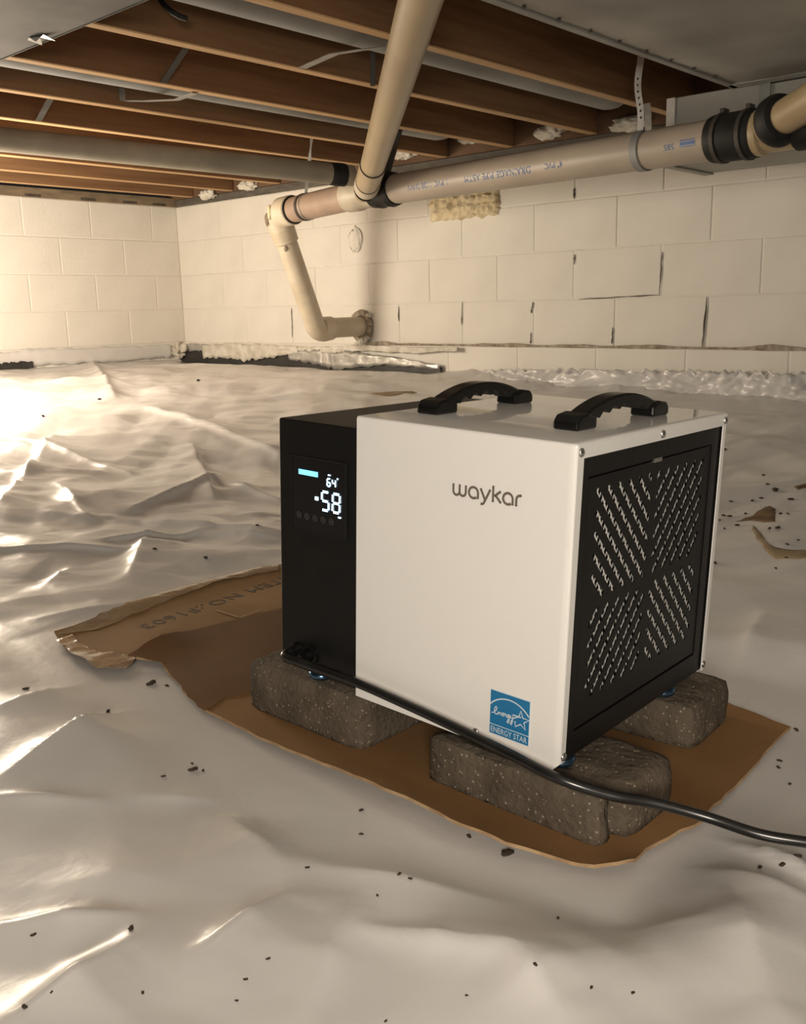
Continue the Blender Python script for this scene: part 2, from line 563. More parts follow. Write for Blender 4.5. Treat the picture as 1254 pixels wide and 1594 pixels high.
def floor_height(x, y):
    x = np.asarray(x, float)
    y = np.asarray(y, float)
    h = base_height(x, y)
    # slack of the sheet
    far = sstep((np.hypot(x, y) - 1.3) / 1.2)
    w = 0.016 * perlin(x * 1.9 + 3.1, y * 1.9 + 7.7) * 2 * (1 - 0.55 * far)
    c1, s1 = math.cos(0.55), math.sin(0.55)
    xr, yr = x * c1 + y * s1, -x * s1 + y * c1
    wx = xr + 0.10 * perlin(x * 3.1 + 11, y * 3.1)
    wy = yr + 0.10 * perlin(x * 3.1, y * 3.1 + 23)
    r1 = 1 - np.abs(perlin(wx * 1.8 + 40, wy * 3.4 + 5)) * 3.2
    r2 = 1 - np.abs(perlin(wx * 3.9 + 9, wy * 6.5 + 60)) * 3.2
    r3 = 1 - np.abs(perlin(wx * 8.2 + 1, wy * 10.5 + 31)) * 3.2
    r1 = 1 - np.abs(perlin(wx * 0.9 + 40, wy * 2.6 + 5)) * 3.2
    r2 = 1 - np.abs(perlin(wx * 2.2 + 9, wy * 5.0 + 60)) * 3.2
    patch = sstep(perlin(x * 1.3 + 71, y * 1.3 + 13) * 1.6 + 0.5)
    crump = 0.009 * np.clip(r1, -0.6, 1) * (0.5 + 0.4 * far) + 0.0055 * np.clip(r2, -0.5, 1) * (0.25 + 0.9 * far) * patch + 0.0012 * np.clip(r3, -1, 1) * (0.3 + 0.9 * far) * patch
    def tri(q):
        q = q - np.floor(q)
        return 1 - 4 * np.abs(q - 0.5)
    fac = np.zeros_like(h)
    for k, (ang, lam, amp, ox) in enumerate(((0.85, 0.52, 0.0065, 0.1), (0.35, 0.37, 0.0058, 0.7), (1.35, 0.45, 0.0052, 0.4), (-0.35, 0.30, 0.0042, 0.2), (0.70, 0.23, 0.0036, 0.9), (2.2, 0.26, 0.0034, 0.5), (0.15, 0.16, 0.0024, 0.3), (1.0, 0.12, 0.0016, 0.6), (-0.7, 0.14, 0.0016, 0.8))):
        wv = (x * math.sin(ang) * -1 + y * math.cos(ang)) / lam + ox + 0.55 * perlin(x * 1.1 + 17 * k, y * 1.1 + 5 * k) + 0.22 * perlin(x * 3.0 + 7 * k, y * 3.0 - 9 * k)
        md = sstep(perlin(x * 1.25 / lam * 0.5 + 31 * k + 3, y * 1.25 / lam * 0.5 - 11 * k) * 1.9 + 0.42)
        fac += amp * tri(wv) * md
    h2 = w + crump + fac * (0.55 + 0.75 * far)
    h2 = h2 * (0.35 + 0.65 * sstep((YW - y) / 0.7)) * (0.45 + 0.55 * sstep((x - XW) / 0.6))
    for a, b, hh, ww, sk in RIDGES:
        cx, cy = (a[0] + b[0]) / 2, (a[1] + b[1]) / 2
        rad = math.hypot(a[0] - b[0], a[1] - b[1]) / 2 + ww * 8
        msk = (np.abs(x - cx) < rad) & (np.abs(y - cy) < rad)
        if not msk.any():
            continue
        d, t, side = seg_dist(x[msk], y[msk], a, b)
        we = ww * (1 + sk * side / (d + 1e-5))
        prof = np.clip(np.exp(-(d / we)) - 0.018, 0, 1) * (1 - 0.5 * np.abs(t - 0.5) * 2)
        h2[msk] += hh * prof
    # calm bed under the cardboard
    ex = np.maximum(np.maximum(-1.55 - x, x + 0.40), 0)
    ey = np.maximum(np.maximum(0.69 - y, y - 1.30), 0)
    de = np.hypot(ex, ey)
    m = sstep(de / 0.14)
    h = h + h2 * m - 0.004 * (1 - m)
    # sheet turned up against the right wall and the left wall
    up = sstep((y - (YW - 0.14)) / 0.12) * sstep((x + 3.1) / 0.35)
    h = h + up * (0.012 + 0.03 * perlin(x * 3.0, y * 0 + 0.5) + 0.02 * np.abs(perlin(x * 9.0, y * 9.0)) + 0.012 * np.abs(perlin(x * 21.0 + 4, y * 17.0)))
    # loose edge lies low where the black membrane shows
    lo = sstep((y - (YW - 0.16)) / 0.14) * sstep((-2.95 - x) / 0.2)
    h = h - lo * 0.02
    upl = sstep((XW + 0.16 - x) / 0.14)
    h = h + upl * 0.02
    return h


def axis(parts):
    out = []
    for a, b, s in parts:
        n = max(1, int(round((b - a) / s)))
        out += [a + (b - a) * i / n for i in range(n)]
    out.append(parts[-1][1])
    return np.array(out)


gx = axis([(-5.19, -2.0, 0.0092), (-2.0, 0.2, 0.0060), (0.2, 1.5, 0.026)])
gy = axis([(-1.5, 0.0, 0.028), (0.0, 1.7, 0.0060), (1.7, 3.60, 0.0080)])
GX, GY = np.meshgrid(gx, gy)
GZ = floor_height(GX.ravel(), GY.ravel()).reshape(GX.shape)


def fz(x, y):
    i = int(np.clip(np.searchsorted(gx, x) - 1, 0, len(gx) - 2))
    j = int(np.clip(np.searchsorted(gy, y) - 1, 0, len(gy) - 2))
    tx = (x - gx[i]) / (gx[i + 1] - gx[i])
    ty = (y - gy[j]) / (gy[j + 1] - gy[j])
    return float((GZ[j, i] * (1 - tx) + GZ[j, i + 1] * tx) * (1 - ty) + (GZ[j + 1, i] * (1 - tx) + GZ[j + 1, i + 1] * tx) * ty)


def on_floor(px, py):
    """where the line of sight through a pixel meets the sheet"""
    v = F_ + R_ * (px - 627) / FPX - U_ * (py - 797) / FPX
    t = 0.5
    while t < 8:
        p = CAM + v * t
        if p[2] < fz(p[0], p[1]):
            lo_, hi_ = t - 0.02, t
            for _ in range(16):
                m_ = (lo_ + hi_) / 2
                q = CAM + v * m_
                if q[2] < fz(q[0], q[1]):
                    hi_ = m_
                else:
                    lo_ = m_
            return CAM + v * hi_
        t += 0.02
    return CAM + v * 4


ny, nx = GX.shape
me = bpy.data.meshes.new('floor')
idx = np.arange(nx * ny).reshape(ny, nx)
quads = np.stack([idx[:-1, :-1], idx[:-1, 1:], idx[1:, 1:], idx[1:, :-1]], -1).reshape(-1, 4)
me.vertices.add(nx * ny)
me.vertices.foreach_set('co', np.stack([GX, GY, GZ], -1).ravel().astype(np.float32))
me.loops.add(quads.size)
me.loops.foreach_set('vertex_index', quads.ravel().astype(np.int32))
me.polygons.add(len(quads))
me.polygons.foreach_set('loop_start', (np.arange(len(quads)) * 4).astype(np.int32))
me.update(calc_edges=True)
floor = link_mesh('floor', me, 'plastic', smooth=True)
tag(floor, 'wrinkled white plastic vapour barrier covering the crawlspace ground', kind='structure')


# ------------------------------------------------------------------ the room: block walls
def block_mesh(length, proud=0.0022, j=0.0015, ch=0.004):
    """front of one block: x along the wall, z up, front at y=-proud, chamfered edges"""
    x0, x1, z0, z1 = j, length - j, j, CH - j
    v = [(x0, 0, z0), (x1, 0, z0), (x1, 0, z1), (x0, 0, z1),
         (x0 + ch, -proud, z0 + ch), (x1 - ch, -proud, z0 + ch), (x1 - ch, -proud, z1 - ch), (x0 + ch, -proud, z1 - ch)]
    f = [(4, 5, 6, 7), (0, 1, 5, 4), (1, 2, 6, 5), (2, 3, 7, 6), (3, 0, 4, 7), (3, 2, 1, 0)]
    m_ = bpy.data.meshes.new('block')
    m_.from_pydata(v, [], f)
    m_.update()
    m_.materials.append(MAT['block'])
    return m_


BLOCK = block_mesh(BL)
_cut = {}


def cut_block(L):
    k = round(L, 3)
    if k not in _cut:
        _cut[k] = block_mesh(L)
    return _cut[k]


def wall_blocks(parent, start, end, joints, z, place):
    """one course: blocks between joint positions clipped to [start,end]"""
    js = sorted(set([start] + [q for q in joints if start + 0.03 < q < end - 0.03] + [end]))
    for a, b in zip(js[:-1], js[1:]):
        full = abs(b - a - BL) < 1e-3
        o = bpy.data.objects.new('block', BLOCK if full else cut_block(b - a))
        COL.objects.link(o)
        o.parent = parent
        place(o, a, b, z)


XR = 1.6
mb = MB().box((XW - 0.2, YW, -0.3), (XR, YW + 0.2, ZC + 4 * CH))
wall_r = mb.build('wall_right', 'mortar')
tag(wall_r, 'white painted concrete block wall behind the drain pipe', kind='structure')
S0 = 1.8465
MB().box((XW, YW - 0.0200, -0.3), (XR, YW, ZC - 0.001)).build('ledge', 'mortar', wall_r)
for c in range(-1, 4):
    off = S0 + (0 if c % 2 == 0 else -0.5 * BL) + (0.0 if c != -1 else 0.13)
    joints = [XW + off + k * BL for k in range(-6, 16)]

    def place_r(o, a, b, z, c=c):
        o.location = (a, YW - (0.020 if c == -1 else random.uniform(-0.0005, 0.0012)), z)
    wall_blocks(wall_r, XW, XR, joints, ZC + c * CH, place_r)

YN = -1.5
mb = MB().box((XW - 0.2, YN, -0.3), (XW, YW, ZC + 4 * CH))
wall_l = mb.build('wall_left', 'mortar')
tag(wall_l, 'brightly lit white painted concrete block wall left of the corner', kind='structure')
L0 = -0.0188
for c in range(-1, 4):
    off = L0 + (0.0 if c % 2 == 0 else 0.5 * BL)
    joints = [YW - off - k * BL for k in range(-2, 16)]

    def place_l(o, a, b, z):
        # the block runs from y=a to y=b on the plane x=XW, its front towards +x
        o.rotation_euler = (0, 0, math.pi / 2)
        o.location = (XW + random.uniform(-0.0003, 0.001), a, z)
    wall_blocks(wall_l, YN, YW, joints, ZC + c * CH, place_l)

# open dark joints in the right wall (cracked mortar)
for (p, q, w) in (((1100, 462), (1092.5, 541), 0.007), ((1030, 392), (1026, 458), 0.004), ((894, 396), (893, 412), 0.005),
                  ((900, 466), (1028, 459), 0.006), ((829, 471), (826, 488), 0.005), ((826, 518), (825, 535), 0.005),
                  ((953, 510), (952, 535), 0.006), ((893, 293), (893, 309), 0.010),
                  ((719.5, 470), (718, 505), 0.004), ((1066, 550), (1066, 574), 0.005), ((453.5, 480), (455, 525), 0.005), ((620, 477), (620, 500), 0.004)):
    a_, b_ = at(*p, y=YW - 0.006), at(*q, y=YW - 0.006)
    pts = [a_ + (b_ - a_) * i / 8 + np.array([random.uniform(-.0015, .0015), 0, random.uniform(-.001, .001)]) for i in range(9)]
    up = (1, 0, 0) if abs(b_[2] - a_[2]) > abs(b_[0] - a_[0]) else (0, 0, 1)
    ws = [w * random.uniform(0.3, 1.0) for _ in pts]
    ws[0] = ws[-1] = w * 0.2
    MB().ribbon(pts, ws, up, 0.003).build('open_joint', 'gap', wall_r)

# dirt lying on the ledge of the lowest course
mb = MB()
pts, wsz = [], []
n = 120
for i in range(n):
    x_ = -3.55 + 4.6 * i / (n - 1)
    hgt = 0.007 + 0.014 * max(0, float(perlin(x_ * 6, 0.3))) * 2 + random.uniform(0, 0.003)
    pts.append((x_, YW - 0.017, ZC + 0.000 + hgt * 0.3))
    wsz.append(hgt)
dirt = MB().ribbon(pts, wsz, (0, 0, 1), 0.02).build('ledge_dirt', 'dirt', wall_r)

# ------------------------------------------------------------------ the room: joists, subfloor, sills
ZJ, JH, JT = 1.212, 0.235, 0.038
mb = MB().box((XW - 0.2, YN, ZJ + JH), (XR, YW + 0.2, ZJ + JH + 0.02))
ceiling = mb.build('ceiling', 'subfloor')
tag(ceiling, 'underside of the wooden floor above the crawlspace', kind='structure')
jm = MB().box((-JT / 2, YN, 0), (JT / 2, YW - 0.03, JH))
me = bpy.data.meshes.new('joist')
bm = bmesh.new()
vs = [bm.verts.new(v) for v in jm.v]
for f in jm.f:
    bm.faces.new([vs[i] for i in f])
bmesh.ops.recalc_face_normals(bm, faces=bm.faces)
bmesh.ops.bevel(bm, geom=list(bm.edges), offset=0.003, segments=1, affect='EDGES')
bm.faces.ensure_lookup_table()
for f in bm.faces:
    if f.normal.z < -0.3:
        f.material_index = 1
bm.to_mesh(me)
bm.free()
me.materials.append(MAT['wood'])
me.materials.append(MAT['wood_lit_edge'])
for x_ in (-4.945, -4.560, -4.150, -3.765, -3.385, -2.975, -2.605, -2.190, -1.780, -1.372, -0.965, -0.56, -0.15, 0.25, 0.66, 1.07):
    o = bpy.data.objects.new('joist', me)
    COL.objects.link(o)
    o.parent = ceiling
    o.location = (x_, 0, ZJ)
# rim boards
rim = MB().box((XW - 0.05, YW - 0.028, ZJ), (XR, YW + 0.01, ZJ + JH)).build('rim_board', 'subfloor', ceiling)
sill_r = MB().box((XW + 0.02, YW - 0.012, ZC + 4 * CH), (XR, YW + 0.1, ZJ)).build('trim_1', 'sill', bevel=0.003)
tag(sill_r, 'dark grey sill plate on top of the right wall', kind='structure')
sill_l = MB().box((XW - 0.08, YN, ZC + 4 * CH), (XW + 0.015, YW, ZJ + 0.012)).build('trim_2', 'sill_wood', bevel=0.003)
tag(sill_l, 'weathered wooden sill plate on top of the left wall', kind='structure')
for y_ in (2.62, 2.95, 3.22, 3.42):      # dark gaps under the left sill
    MB().box((XW + 0.012, y_, ZC + 4 * CH + 0.003), (XW + 0.018, y_ + 0.09, ZC + 4 * CH + 0.016)).build('shim_gap', 'gap', sill_l)


def strap_between(name, p, q, w, th, mat, parent=None, up=None):
    p, q = Vector(p), Vector(q)
    up = up or (0, 1, 0)
    return MB().ribbon([p, (p + q) / 2, q], w, up, th).build(name, mat, parent)


# cross bridging between joists
def bridging(xa, za, xb, zb, y_):
    strap_between('bridging_strap', (xa, y_, za), (xb, y_, zb), 0.022, 0.003, 'grey_steel', ceiling)


zb, zt = ZJ + 0.004, ZJ + JH - 0.01
p_ = at(250, 132, z=ZJ)
bridging(-2.585, zb, -2.21, zt, p_[1])
bridging(-2.585, zt, -2.21, zb, p_[1] + 0.12)
p_ = at(40, 196, z=ZJ)
bridging(-3.365, zb, -2.99, zt, p_[1])
bridging(-2.955, zt, -2.625, zb, p_[1] + 0.45)

# loose foam where the joists meet the right wall
def lump(name, c, size, mat, seed, parent=None, amp=0.35, sub=4):
    bm = bmesh.new()
    bmesh.ops.create_icosphere(bm, subdivisions=sub, radius=1.0)
    for v in bm.verts:
        d = v.co.normalized()
        k = 1 + amp * float(perlin(d.x * 2.3 + seed + d.z, d.y * 2.3 + seed * 1.7 - d.z)) + amp * 0.6 * float(perlin(d.x * 6 + seed + d.z * 5, d.y * 6 - d.z * 3))
        v.co = Vector((d.x * size[0], d.y * size[1], d.z * size[2])) * k + Vector(c)
    m_ = bpy.data.meshes.new(name)
    bm.to_mesh(m_)
    bm.free()
    return link_mesh(name, m_, mat, parent, smooth=True)


for i, (x_, z_) in enumerate(((-2.80, 1.30), (-2.40, 1.27), (-2.02, 1.25), (-3.22, 1.28), (-4.78, 1.235), (-4.40, 1.25))):
    lump('joist_end_foam', (x_, YW - 0.035, z_ - 0.02), (0.075, 0.03, 0.028), 'foam_white', 3.3 * i + 1, ceiling, 0.5, 4)

# ------------------------------------------------------------------ ducts and sheet metal under the joists
duct = empty('round_duct', (-1.985, 2.0, 1.345), 'grey galvanised round duct nearest the camera, in a joist bay', 'duct')
mb = MB().lathe((0, -2.6, 0), (0, 1.40, 0), [(0, 0.098), (3.93, 0.098), (3.97, 0.09), (3.995, 0.07), (4.0, 0.0)], 28)
mb.build('duct_tube', 'galv', duct, smooth=True)
duct2 = empty('round_duct', (-2.79, 1.6, 1.325), 'thin grey round duct further left, in a joist bay', 'duct')
MB().lathe((0, -2.4, 0), (0, 1.75, 0), [(0, 0.088), (4.1, 0.088), (4.14, 0.08), (4.15, 0.0)], 28).build('duct_tube', 'galv', duct2, smooth=True)

# strip holding the duct (flat metal strip)
st = MB().ribbon([(-2.61, 1.92, ZJ - 0.004), (-2.72, 1.93, ZJ - 0.005), (-2.86, 1.90, ZJ + 0.008), (-2.955, 1.88, ZJ + 0.02), (-2.955, 1.88, ZJ + 0.06)],
                 0.022, (0, 1, 0), 0.002).build('duct_strip', 'strap')
tag(st, 'thin flat metal strip nailed under the left round duct', 'strap')
# curved strip under the near duct
a_, b_ = at(470, 106, z=ZJ - 0.002), at(600, 73, z=ZJ + 0.015)
mid = at(520, 84, z=ZJ + 0.01)
mid2 = at(560, 78, z=ZJ + 0.013)
st = MB().ribbon([a_, mid, mid2, b_, at(640, 76, z=ZJ + 0.02)], 0.026, (0.5, 0.8, 0), 0.002).build('duct_strip', 'strap')
tag(st, 'curved pale metal strip under the near round duct', 'strap')
# sheet metal left
sh = empty('sheet_metal_panel', (-2.6, 0.75, ZJ - 0.006), 'dull grey sheet metal nailed under the joists, top left corner', 'sheet metal')
MB().box((-0.85, -1.9, -0.002), (0.72, 0.545, 0.002)).build('sheet', 'galv_dimmed', sh)
MB().ribbon([(-0.85, 0.545, -0.002), (0.72, 0.545, -0.002)], 0.005, (0, 0, 1), 0.003).build('turned_edge', 'galv_dimmed', sh)
q_ = at(62, 56, z=ZJ - 0.006)
v_ = []
mb = MB()
g = [(-.05, -.012), (-.02, .012), (.0, .006), (.05, .018), (.04, -.008), (.005, -.014), (-.02, -.02)]
mb.add([(q_[0] + 2.6 + a * 0.8, q_[1] - 0.75 + b, -0.004 - 0.012 * (i % 2)) for i, (a, b) in enumerate(g)] + [(q_[0] + 2.6, q_[1] - 0.75, -0.003)],
       [(i, (i + 1) % 7, 7) for i in range(7)])
mb.build('foil_scrap', 'bright_metal', sh)
# sheet metal right
sh2 = empty('sheet_metal_panel', (-0.6, 2.0, ZJ - 0.006), 'wide dull grey sheet metal under the joists, top right corner', 'sheet metal')
nseg = 14
vs, fs = [], []
for j in range(nseg + 1):
    for i in range(nseg + 1):
        x_ = -0.795 + 2.1 * i / nseg
        y_ = -2.0 + 3.10 * j / nseg
        z_ = -0.004 * abs(float(perlin(x_ * 2.3 + 5, y_ * 1.5))) * 3
        vs.append((x_, y_, z_))
for j in range(nseg):
    for i in range(nseg):
        a = j * (nseg + 1) + i
        fs.append((a, a + 1, a + nseg + 2, a + nseg + 1))
s2 = mesh_obj('sheet', vs, fs, 'galv_dull', sh2, smooth=True)
s2.modifiers.new('thick', 'SOLIDIFY').thickness = 0.003
MB().box((-0.795, 1.05, -0.010), (1.3, 1.10, -0.004)).build('seam_strip', 'galv_dull', sh2)
MB().box((-0.80, -2.0, -0.010), (-0.78, 1.1, 0.003)).build('turned_edge', 'galv_dull', sh2)
for k in range(16):
    lump('nail_head', (-0.765, -1.2 + 0.14 * k, -0.008), (0.006, 0.006, 0.003), 'dark_strap', k, sh2, 0.1, 1)
tk = empty('trunk_duct', (-0.3, 3.27, 0.99), 'rectangular grey sheet metal trunk duct against the right wall', 'duct')
MB().box((-1.318, -0.148, 0.0), (1.8, 0.148, 0.214)).build('duct_body', 'galv_dull', tk, bevel=0.003)
MB().box((-1.335, -0.153, -0.002), (-1.305, -0.149, 0.214)).build('end_flange', 'bright_metal', tk)
MB().box((-1.335, -0.15, -0.006), (-1.30, 0.15, -0.001)).build('bottom_flange', 'galv_dull', tk)
MB().box((-1.02, -0.156, 0.10), (-0.985, -0.15, 0.216)).build('seam_cleat', 'galv', tk)
MB().box((-1.0, -0.152, 0.205), (1.8, -0.149, 0.213)).build('top_seam', 'dark_strap', tk)

# ------------------------------------------------------------------ drain pipes
PR = 0.057
E0 = Vector((-3.545, 3.06, 0.988))         # elbow
W0 = Vector((-2.955, 2.985, 1.010))        # wye
dirm = (Vector((-1.631, 2.80, 0.997)) - W0).normalized()


def on_main(t):
    return W0 + dirm * t


drain = empty('drain_pipe', (-3.56, 3.30, 0.40), 'jointed plastic drain pipes hung below the joists along the right wall', 'pipe')
drain_loc = Vector(drain.location)


def dp(mb, name, mat, parent=None, label=None, smooth=True):
    mb.v = [tuple(Vector(v) - drain_loc) for v in mb.v]
    o = mb.build(name, mat, parent or drain, smooth=smooth)
    if label:
        o['label'] = label
    return o


# left run: elbow to wye
d1 = (W0 - E0).normalized()
dp(MB().lathe(E0 + d1 * 0.03, W0, [(0, PR), ((W0 - E0).length - 0.03, PR)]), 'left_run', 'pvc_rose', label='brownish short run of pipe')
dp(MB().lathe(E0 + d1 * 0.005, W0, [(0, PR * 1.0), (0.0, PR * 1.18), (0.085, PR * 1.18), (0.09, PR * 1.08), (0.09, PR)]), 'elbow_hub', 'pvc_white')
dp(MB().lathe(E0 + d1 * 0.092, W0, [(0, PR), (0, PR * 1.10), (0.012, PR * 1.10), (0.012, PR)]), 'glue_ring', 'rubber')
dp(MB().lathe(E0 + d1 * 0.185, W0, [(0, PR), (0.0, PR * 1.06), (0.016, PR * 1.06), (0.016, PR)]), 'band_clamp', 'dark_strap')
dp(MB().lathe(E0 + d1 * 0.215, W0, [(0, PR), (0.0, PR * 1.045), (0.008, PR * 1.045), (0.008, PR)]), 'band_clamp', 'strap')
# elbow body, drop pipe and stub into the wall
S1 = Vector((-3.566, 3.262, 0.455))
S2 = Vector((-3.566, YW + 0.05, 0.452))
TOPD = E0 + Vector((-0.03, 0.02, -0.065))
DR = 0.050
dpv = (S1 - TOPD).normalized()
pts, rad = [], []
c0, c1, c2 = E0 + d1 * 0.03, E0 - d1 * 0.055, TOPD + dpv * 0.03
for i in range(9):
    t = i / 8
    pts.append(c0 * (1 - t) ** 2 + c1 * 2 * t * (1 - t) + c2 * t * t)
    rad.append(PR * 1.16 * (1 - t) + DR * 1.20 * t)
dp(MB().tube(pts, rad, 24), 'elbow', 'pvc_white')
dp(MB().lathe(TOPD + dpv * 0.01, S1, [(0, DR * 1.2), (0.06, DR * 1.17), (0.065, DR)]), 'elbow_hub', 'pvc_white')
lo_ = dp(MB().lathe(TOPD + dpv * 0.02, S1, [(0, DR), ((S1 - TOPD).length - 0.02, DR)]), 'drop_pipe', 'pvc_white', label='cream painted drop pipe')
q_ = TOPD + dpv * 0.10 - Vector((0, 0, 0))
lump('paint_scab', tuple(q_ + Vector((0.025, -0.043, 0)) - drain_loc), (0.012, 0.006, 0.018), 'dirt', 5, drain, 0.4, 2)
lump('paint_scab', tuple(E0 + Vector((-0.052, -0.05, -0.03)) - drain_loc), (0.012, 0.008, 0.03), 'dirt', 8, drain, 0.4, 2)
lump('paint_scab', tuple(E0 + Vector((-0.02, -0.062, 0.0)) - drain_loc), (0.012, 0.006, 0.035), 'foam', 12, drain, 0.4, 2)
pts, rad = [], []
c0, c1, c2 = S1 - dpv * 0.03, S1 + dpv * 0.03, S1 + Vector((0, 0.07, -0.01))
for i in range(9):
    t = i / 8
    pts.append(c0 * (1 - t) ** 2 + c1 * 2 * t * (1 - t) + c2 * t * t)
    rad.append(DR * 1.0 * (1 - t) + DR * 1.18 * t)
dp(MB().tube(pts, rad, 24), 'elbow', 'pvc_white')
dp(MB().lathe(S1 + Vector((0, 0.03, -0.008)), S2, [(0, DR * 1.18), (0.07, DR * 1.18), (0.075, DR)]), 'elbow_hub', 'pvc_white')
dp(MB().lathe(S1 + Vector((0, 0.05, -0.006)), S2, [(0, DR), (0.38, DR)]), 'wall_stub', 'pvc_white')
# wye on the main run
dp(MB().lathe(on_main(-0.075), on_main(0.2), [(0, PR), (0, PR * 1.17), (0.075, PR * 1.17), (0.085, PR * 1.06), (0.19, PR * 1.06), (0.2, PR * 1.0)]), 'wye_body', 'hub')
# rubber coupling right of the wye, then the long grey main
dp(MB().lathe(on_main(0.105), on_main(0.3), [(0, PR), (0, PR * 1.12), (0.03, PR * 1.14), (0.04, PR * 1.2), (0.05, PR * 1.14), (0.10, PR * 1.14), (0.11, PR * 1.2), (0.12, PR * 1.14), (0.135, PR * 1.1), (0.135, PR)]), 'rubber_coupling', 'rubber')
main_end = 1.81
dp(MB().lathe(on_main(0.12), on_main(main_end), [(0, PR), (main_end - 0.12, PR)], 32), 'main_pipe', 'pvc_grey', label='long grey main pipe with blue print')
dp(MB().lathe(on_main(main_end - 0.13), on_main(main_end + 0.1), [(0, PR), (0, PR * 1.12), (0.01, PR * 1.16), (0.13, PR * 1.16), (0.14, PR * 1.12), (0.14, PR)]), 'rubber_coupling', 'rubber')
for t in (0.025, 0.105):
    dp(MB().lathe(on_main(main_end - 0.13 + t), on_main(main_end + 0.1), [(0, PR * 1.1), (0, PR * 1.22), (0.012, PR * 1.22), (0.012, PR * 1.1)]), 'band_clamp', 'dark_strap')
    c_ = on_main(main_end - 0.125 + t) + Vector((0, 0, PR * 1.24))
    dp(MB().box((c_.x - 0.006, c_.y - 0.018, c_.z - 0.006), (c_.x + 0.006, c_.y + 0.018, c_.z + 0.008)), 'clamp_screw', 'dark_strap', smooth=False)
# tan fitting and its branch towards the right
dp(MB().lathe(on_main(main_end - 0.01), on_main(main_end + 0.6), [(0, PR), (0.015, PR * 1.10), (0.04, PR * 1.10), (0.045, PR * 1.0), (0.16, PR * 1.0)]), 'tan_fitting', 'pvc_tan')
B0 = on_main(main_end + 0.01)
B1 = Vector(at(1262, 157, d=2.40))
bd = (B1 - B0).normalized()
dp(MB().lathe(B0, B1, [(0, PR * 0.80), ((B1 - B0).length + 0.5, PR * 0.80)], 28), 'branch_pipe', 'pvc_tan', label='tan branch pipe leaving the frame on the right')
dp(MB().lathe(B0 + bd * 0.075, B1, [(0, PR * 0.8), (0, PR * 1.08), (0.012, PR * 1.2), (0.03, PR * 1.2), (0.05, PR * 1.05), (0.055, PR * 0.8)], 28), 'rubber_coupling', 'rubber')
dp(MB().lathe(on_main(main_end + 0.12), on_main(main_end + 1.5), [(0, PR * 0.9), (0.01, PR * 1.1), (0.16, PR * 1.1), (0.17, PR), (1.3, PR)]), 'black_run', 'rubber')
# vent pipe rising towards the camera
V0 = Vector(at(570, 292, d=3.84))
V1 = Vector(at(660, -20, d=1.84))
vd = (V1 - V0).normalized()
VR = 0.0445
dp(MB().lathe(V0 - vd * 0.12, V1, [(0, VR), ((V1 - V0).length + 0.30, VR)], 32), 'vent_pipe', 'pvc_tan', label='tan pipe running up towards the camera')
dp(MB().lathe(V0 + vd * 0.02, V1, [(0, VR), (0, VR * 1.14), (0.10, VR * 1.14), (0.105, VR)], 28), 'tee_hub', 'hub')
dp(MB().lathe(V0 + vd * 0.125, V1, [(0, VR), (0, VR * 1.10), (0.010, VR * 1.10), (0.010, VR)], 28), 'glue_ring', 'rubber')
dp(MB().lathe(V0 + vd * 0.13, V1, [(0, VR), (0, VR * 1.08), (0.30, VR * 1.08), (0.302, VR)], 28), 'vent_coupling', 'pvc_tan')
dp(MB().lathe(V0 + vd * 0.428, V1, [(0, VR), (0, VR * 1.09), (0.008, VR * 1.09), (0.008, VR)], 28), 'glue_ring', 'dark_strap')
dp(MB().lathe(V0 - vd * 0.035, V1, [(0, VR), (0, VR * 1.09), (0.014, VR * 1.09), (0.014, VR)], 28), 'glue_ring', 'rubber')
# side pipe from the left
G0 = Vector(at(548, 274, d=3.86))
G1 = Vector(at(-15, 215, d=3.20))
gd = (G1 - G0).normalized()
GR = 0.040
dp(MB().lathe(G0, G1, [(0, GR), ((G1 - G0).length + 0.9, GR)], 28), 'side_pipe', 'pvc_green', label='dusty grey pipe coming from the left')
dp(MB().lathe(G0 + gd * 0.035, G1, [(0, GR), (0, GR * 1.1), (0.02, GR * 1.13), (0.06, GR * 1.1), (0.065, GR)], 28), 'rubber_coupling', 'rubber')

# printed line on the main pipe (upside down as seen)
ax_ = dirm
side_ = Vector((0, 0, 1)).cross(ax_).normalized()      # horizontal, across the pipe
if side_.y > 0:
    side_ = -side_
upv = side_.cross(ax_) if side_.cross(ax_).z > 0 else ax_.cross(side_)


def pipe_print(s, t0, size, ang0):
    v, f = text_mesh(s, size, 0.0, spacing=1.05)
    out = []
    for x_, y_, z_ in v:
        a = ang0 - y_ / PR             # upside down: letters read from right to left
        p = on_main(t0 - x_) + (side_ * math.cos(a) + upv * math.sin(a)) * (PR + 0.0006)
        out.append(p)
    return dp(MB().add(out, f), 'print', 'ink', smooth=False)


pipe_print('4" PVC', 1.16, 0.026, -0.05)
pipe_print('DRAINAGE PIPE ASTM', 1.02, 0.032, -0.05)
pipe_print('1 PVC 1120 DWV', 0.61, 0.030, -0.05)
pipe_print('585', 1.585, 0.024, -0.05)
q0 = MB()
for k, (a0_, a1_) in enumerate(((1.655, 1.605),)):
    for lo__, hi__ in ((-0.006, -0.003), (0.000, 0.009), (0.012, 0.014)):
        vv = []
        for j in range(5):
            a = -(lo__ + (hi__ - lo__) * j / 4) / PR - 0.05
            for t in (a0_, a1_):
                vv.append(on_main(t) + (side_ * math.cos(a) + upv * math.sin(a)) * (PR + 0.0007))
        q0.add(vv, [(2 * j, 2 * j + 1, 2 * j + 3, 2 * j + 2) for j in range(4)])
dp(q0, 'print', 'ink', smooth=False)


# straps that hang the pipes
def hang(name, label, parts, mat):
    e = empty(name, parts[0][1][0], label, 'strap')
    l0 = Vector(e.location)
    for pn, pts, w, up, th in parts:
        mb = MB().ribbon([Vector(p) - l0 for p in pts], w, up, th)
        mb.build(pn, mat, e)
    return e


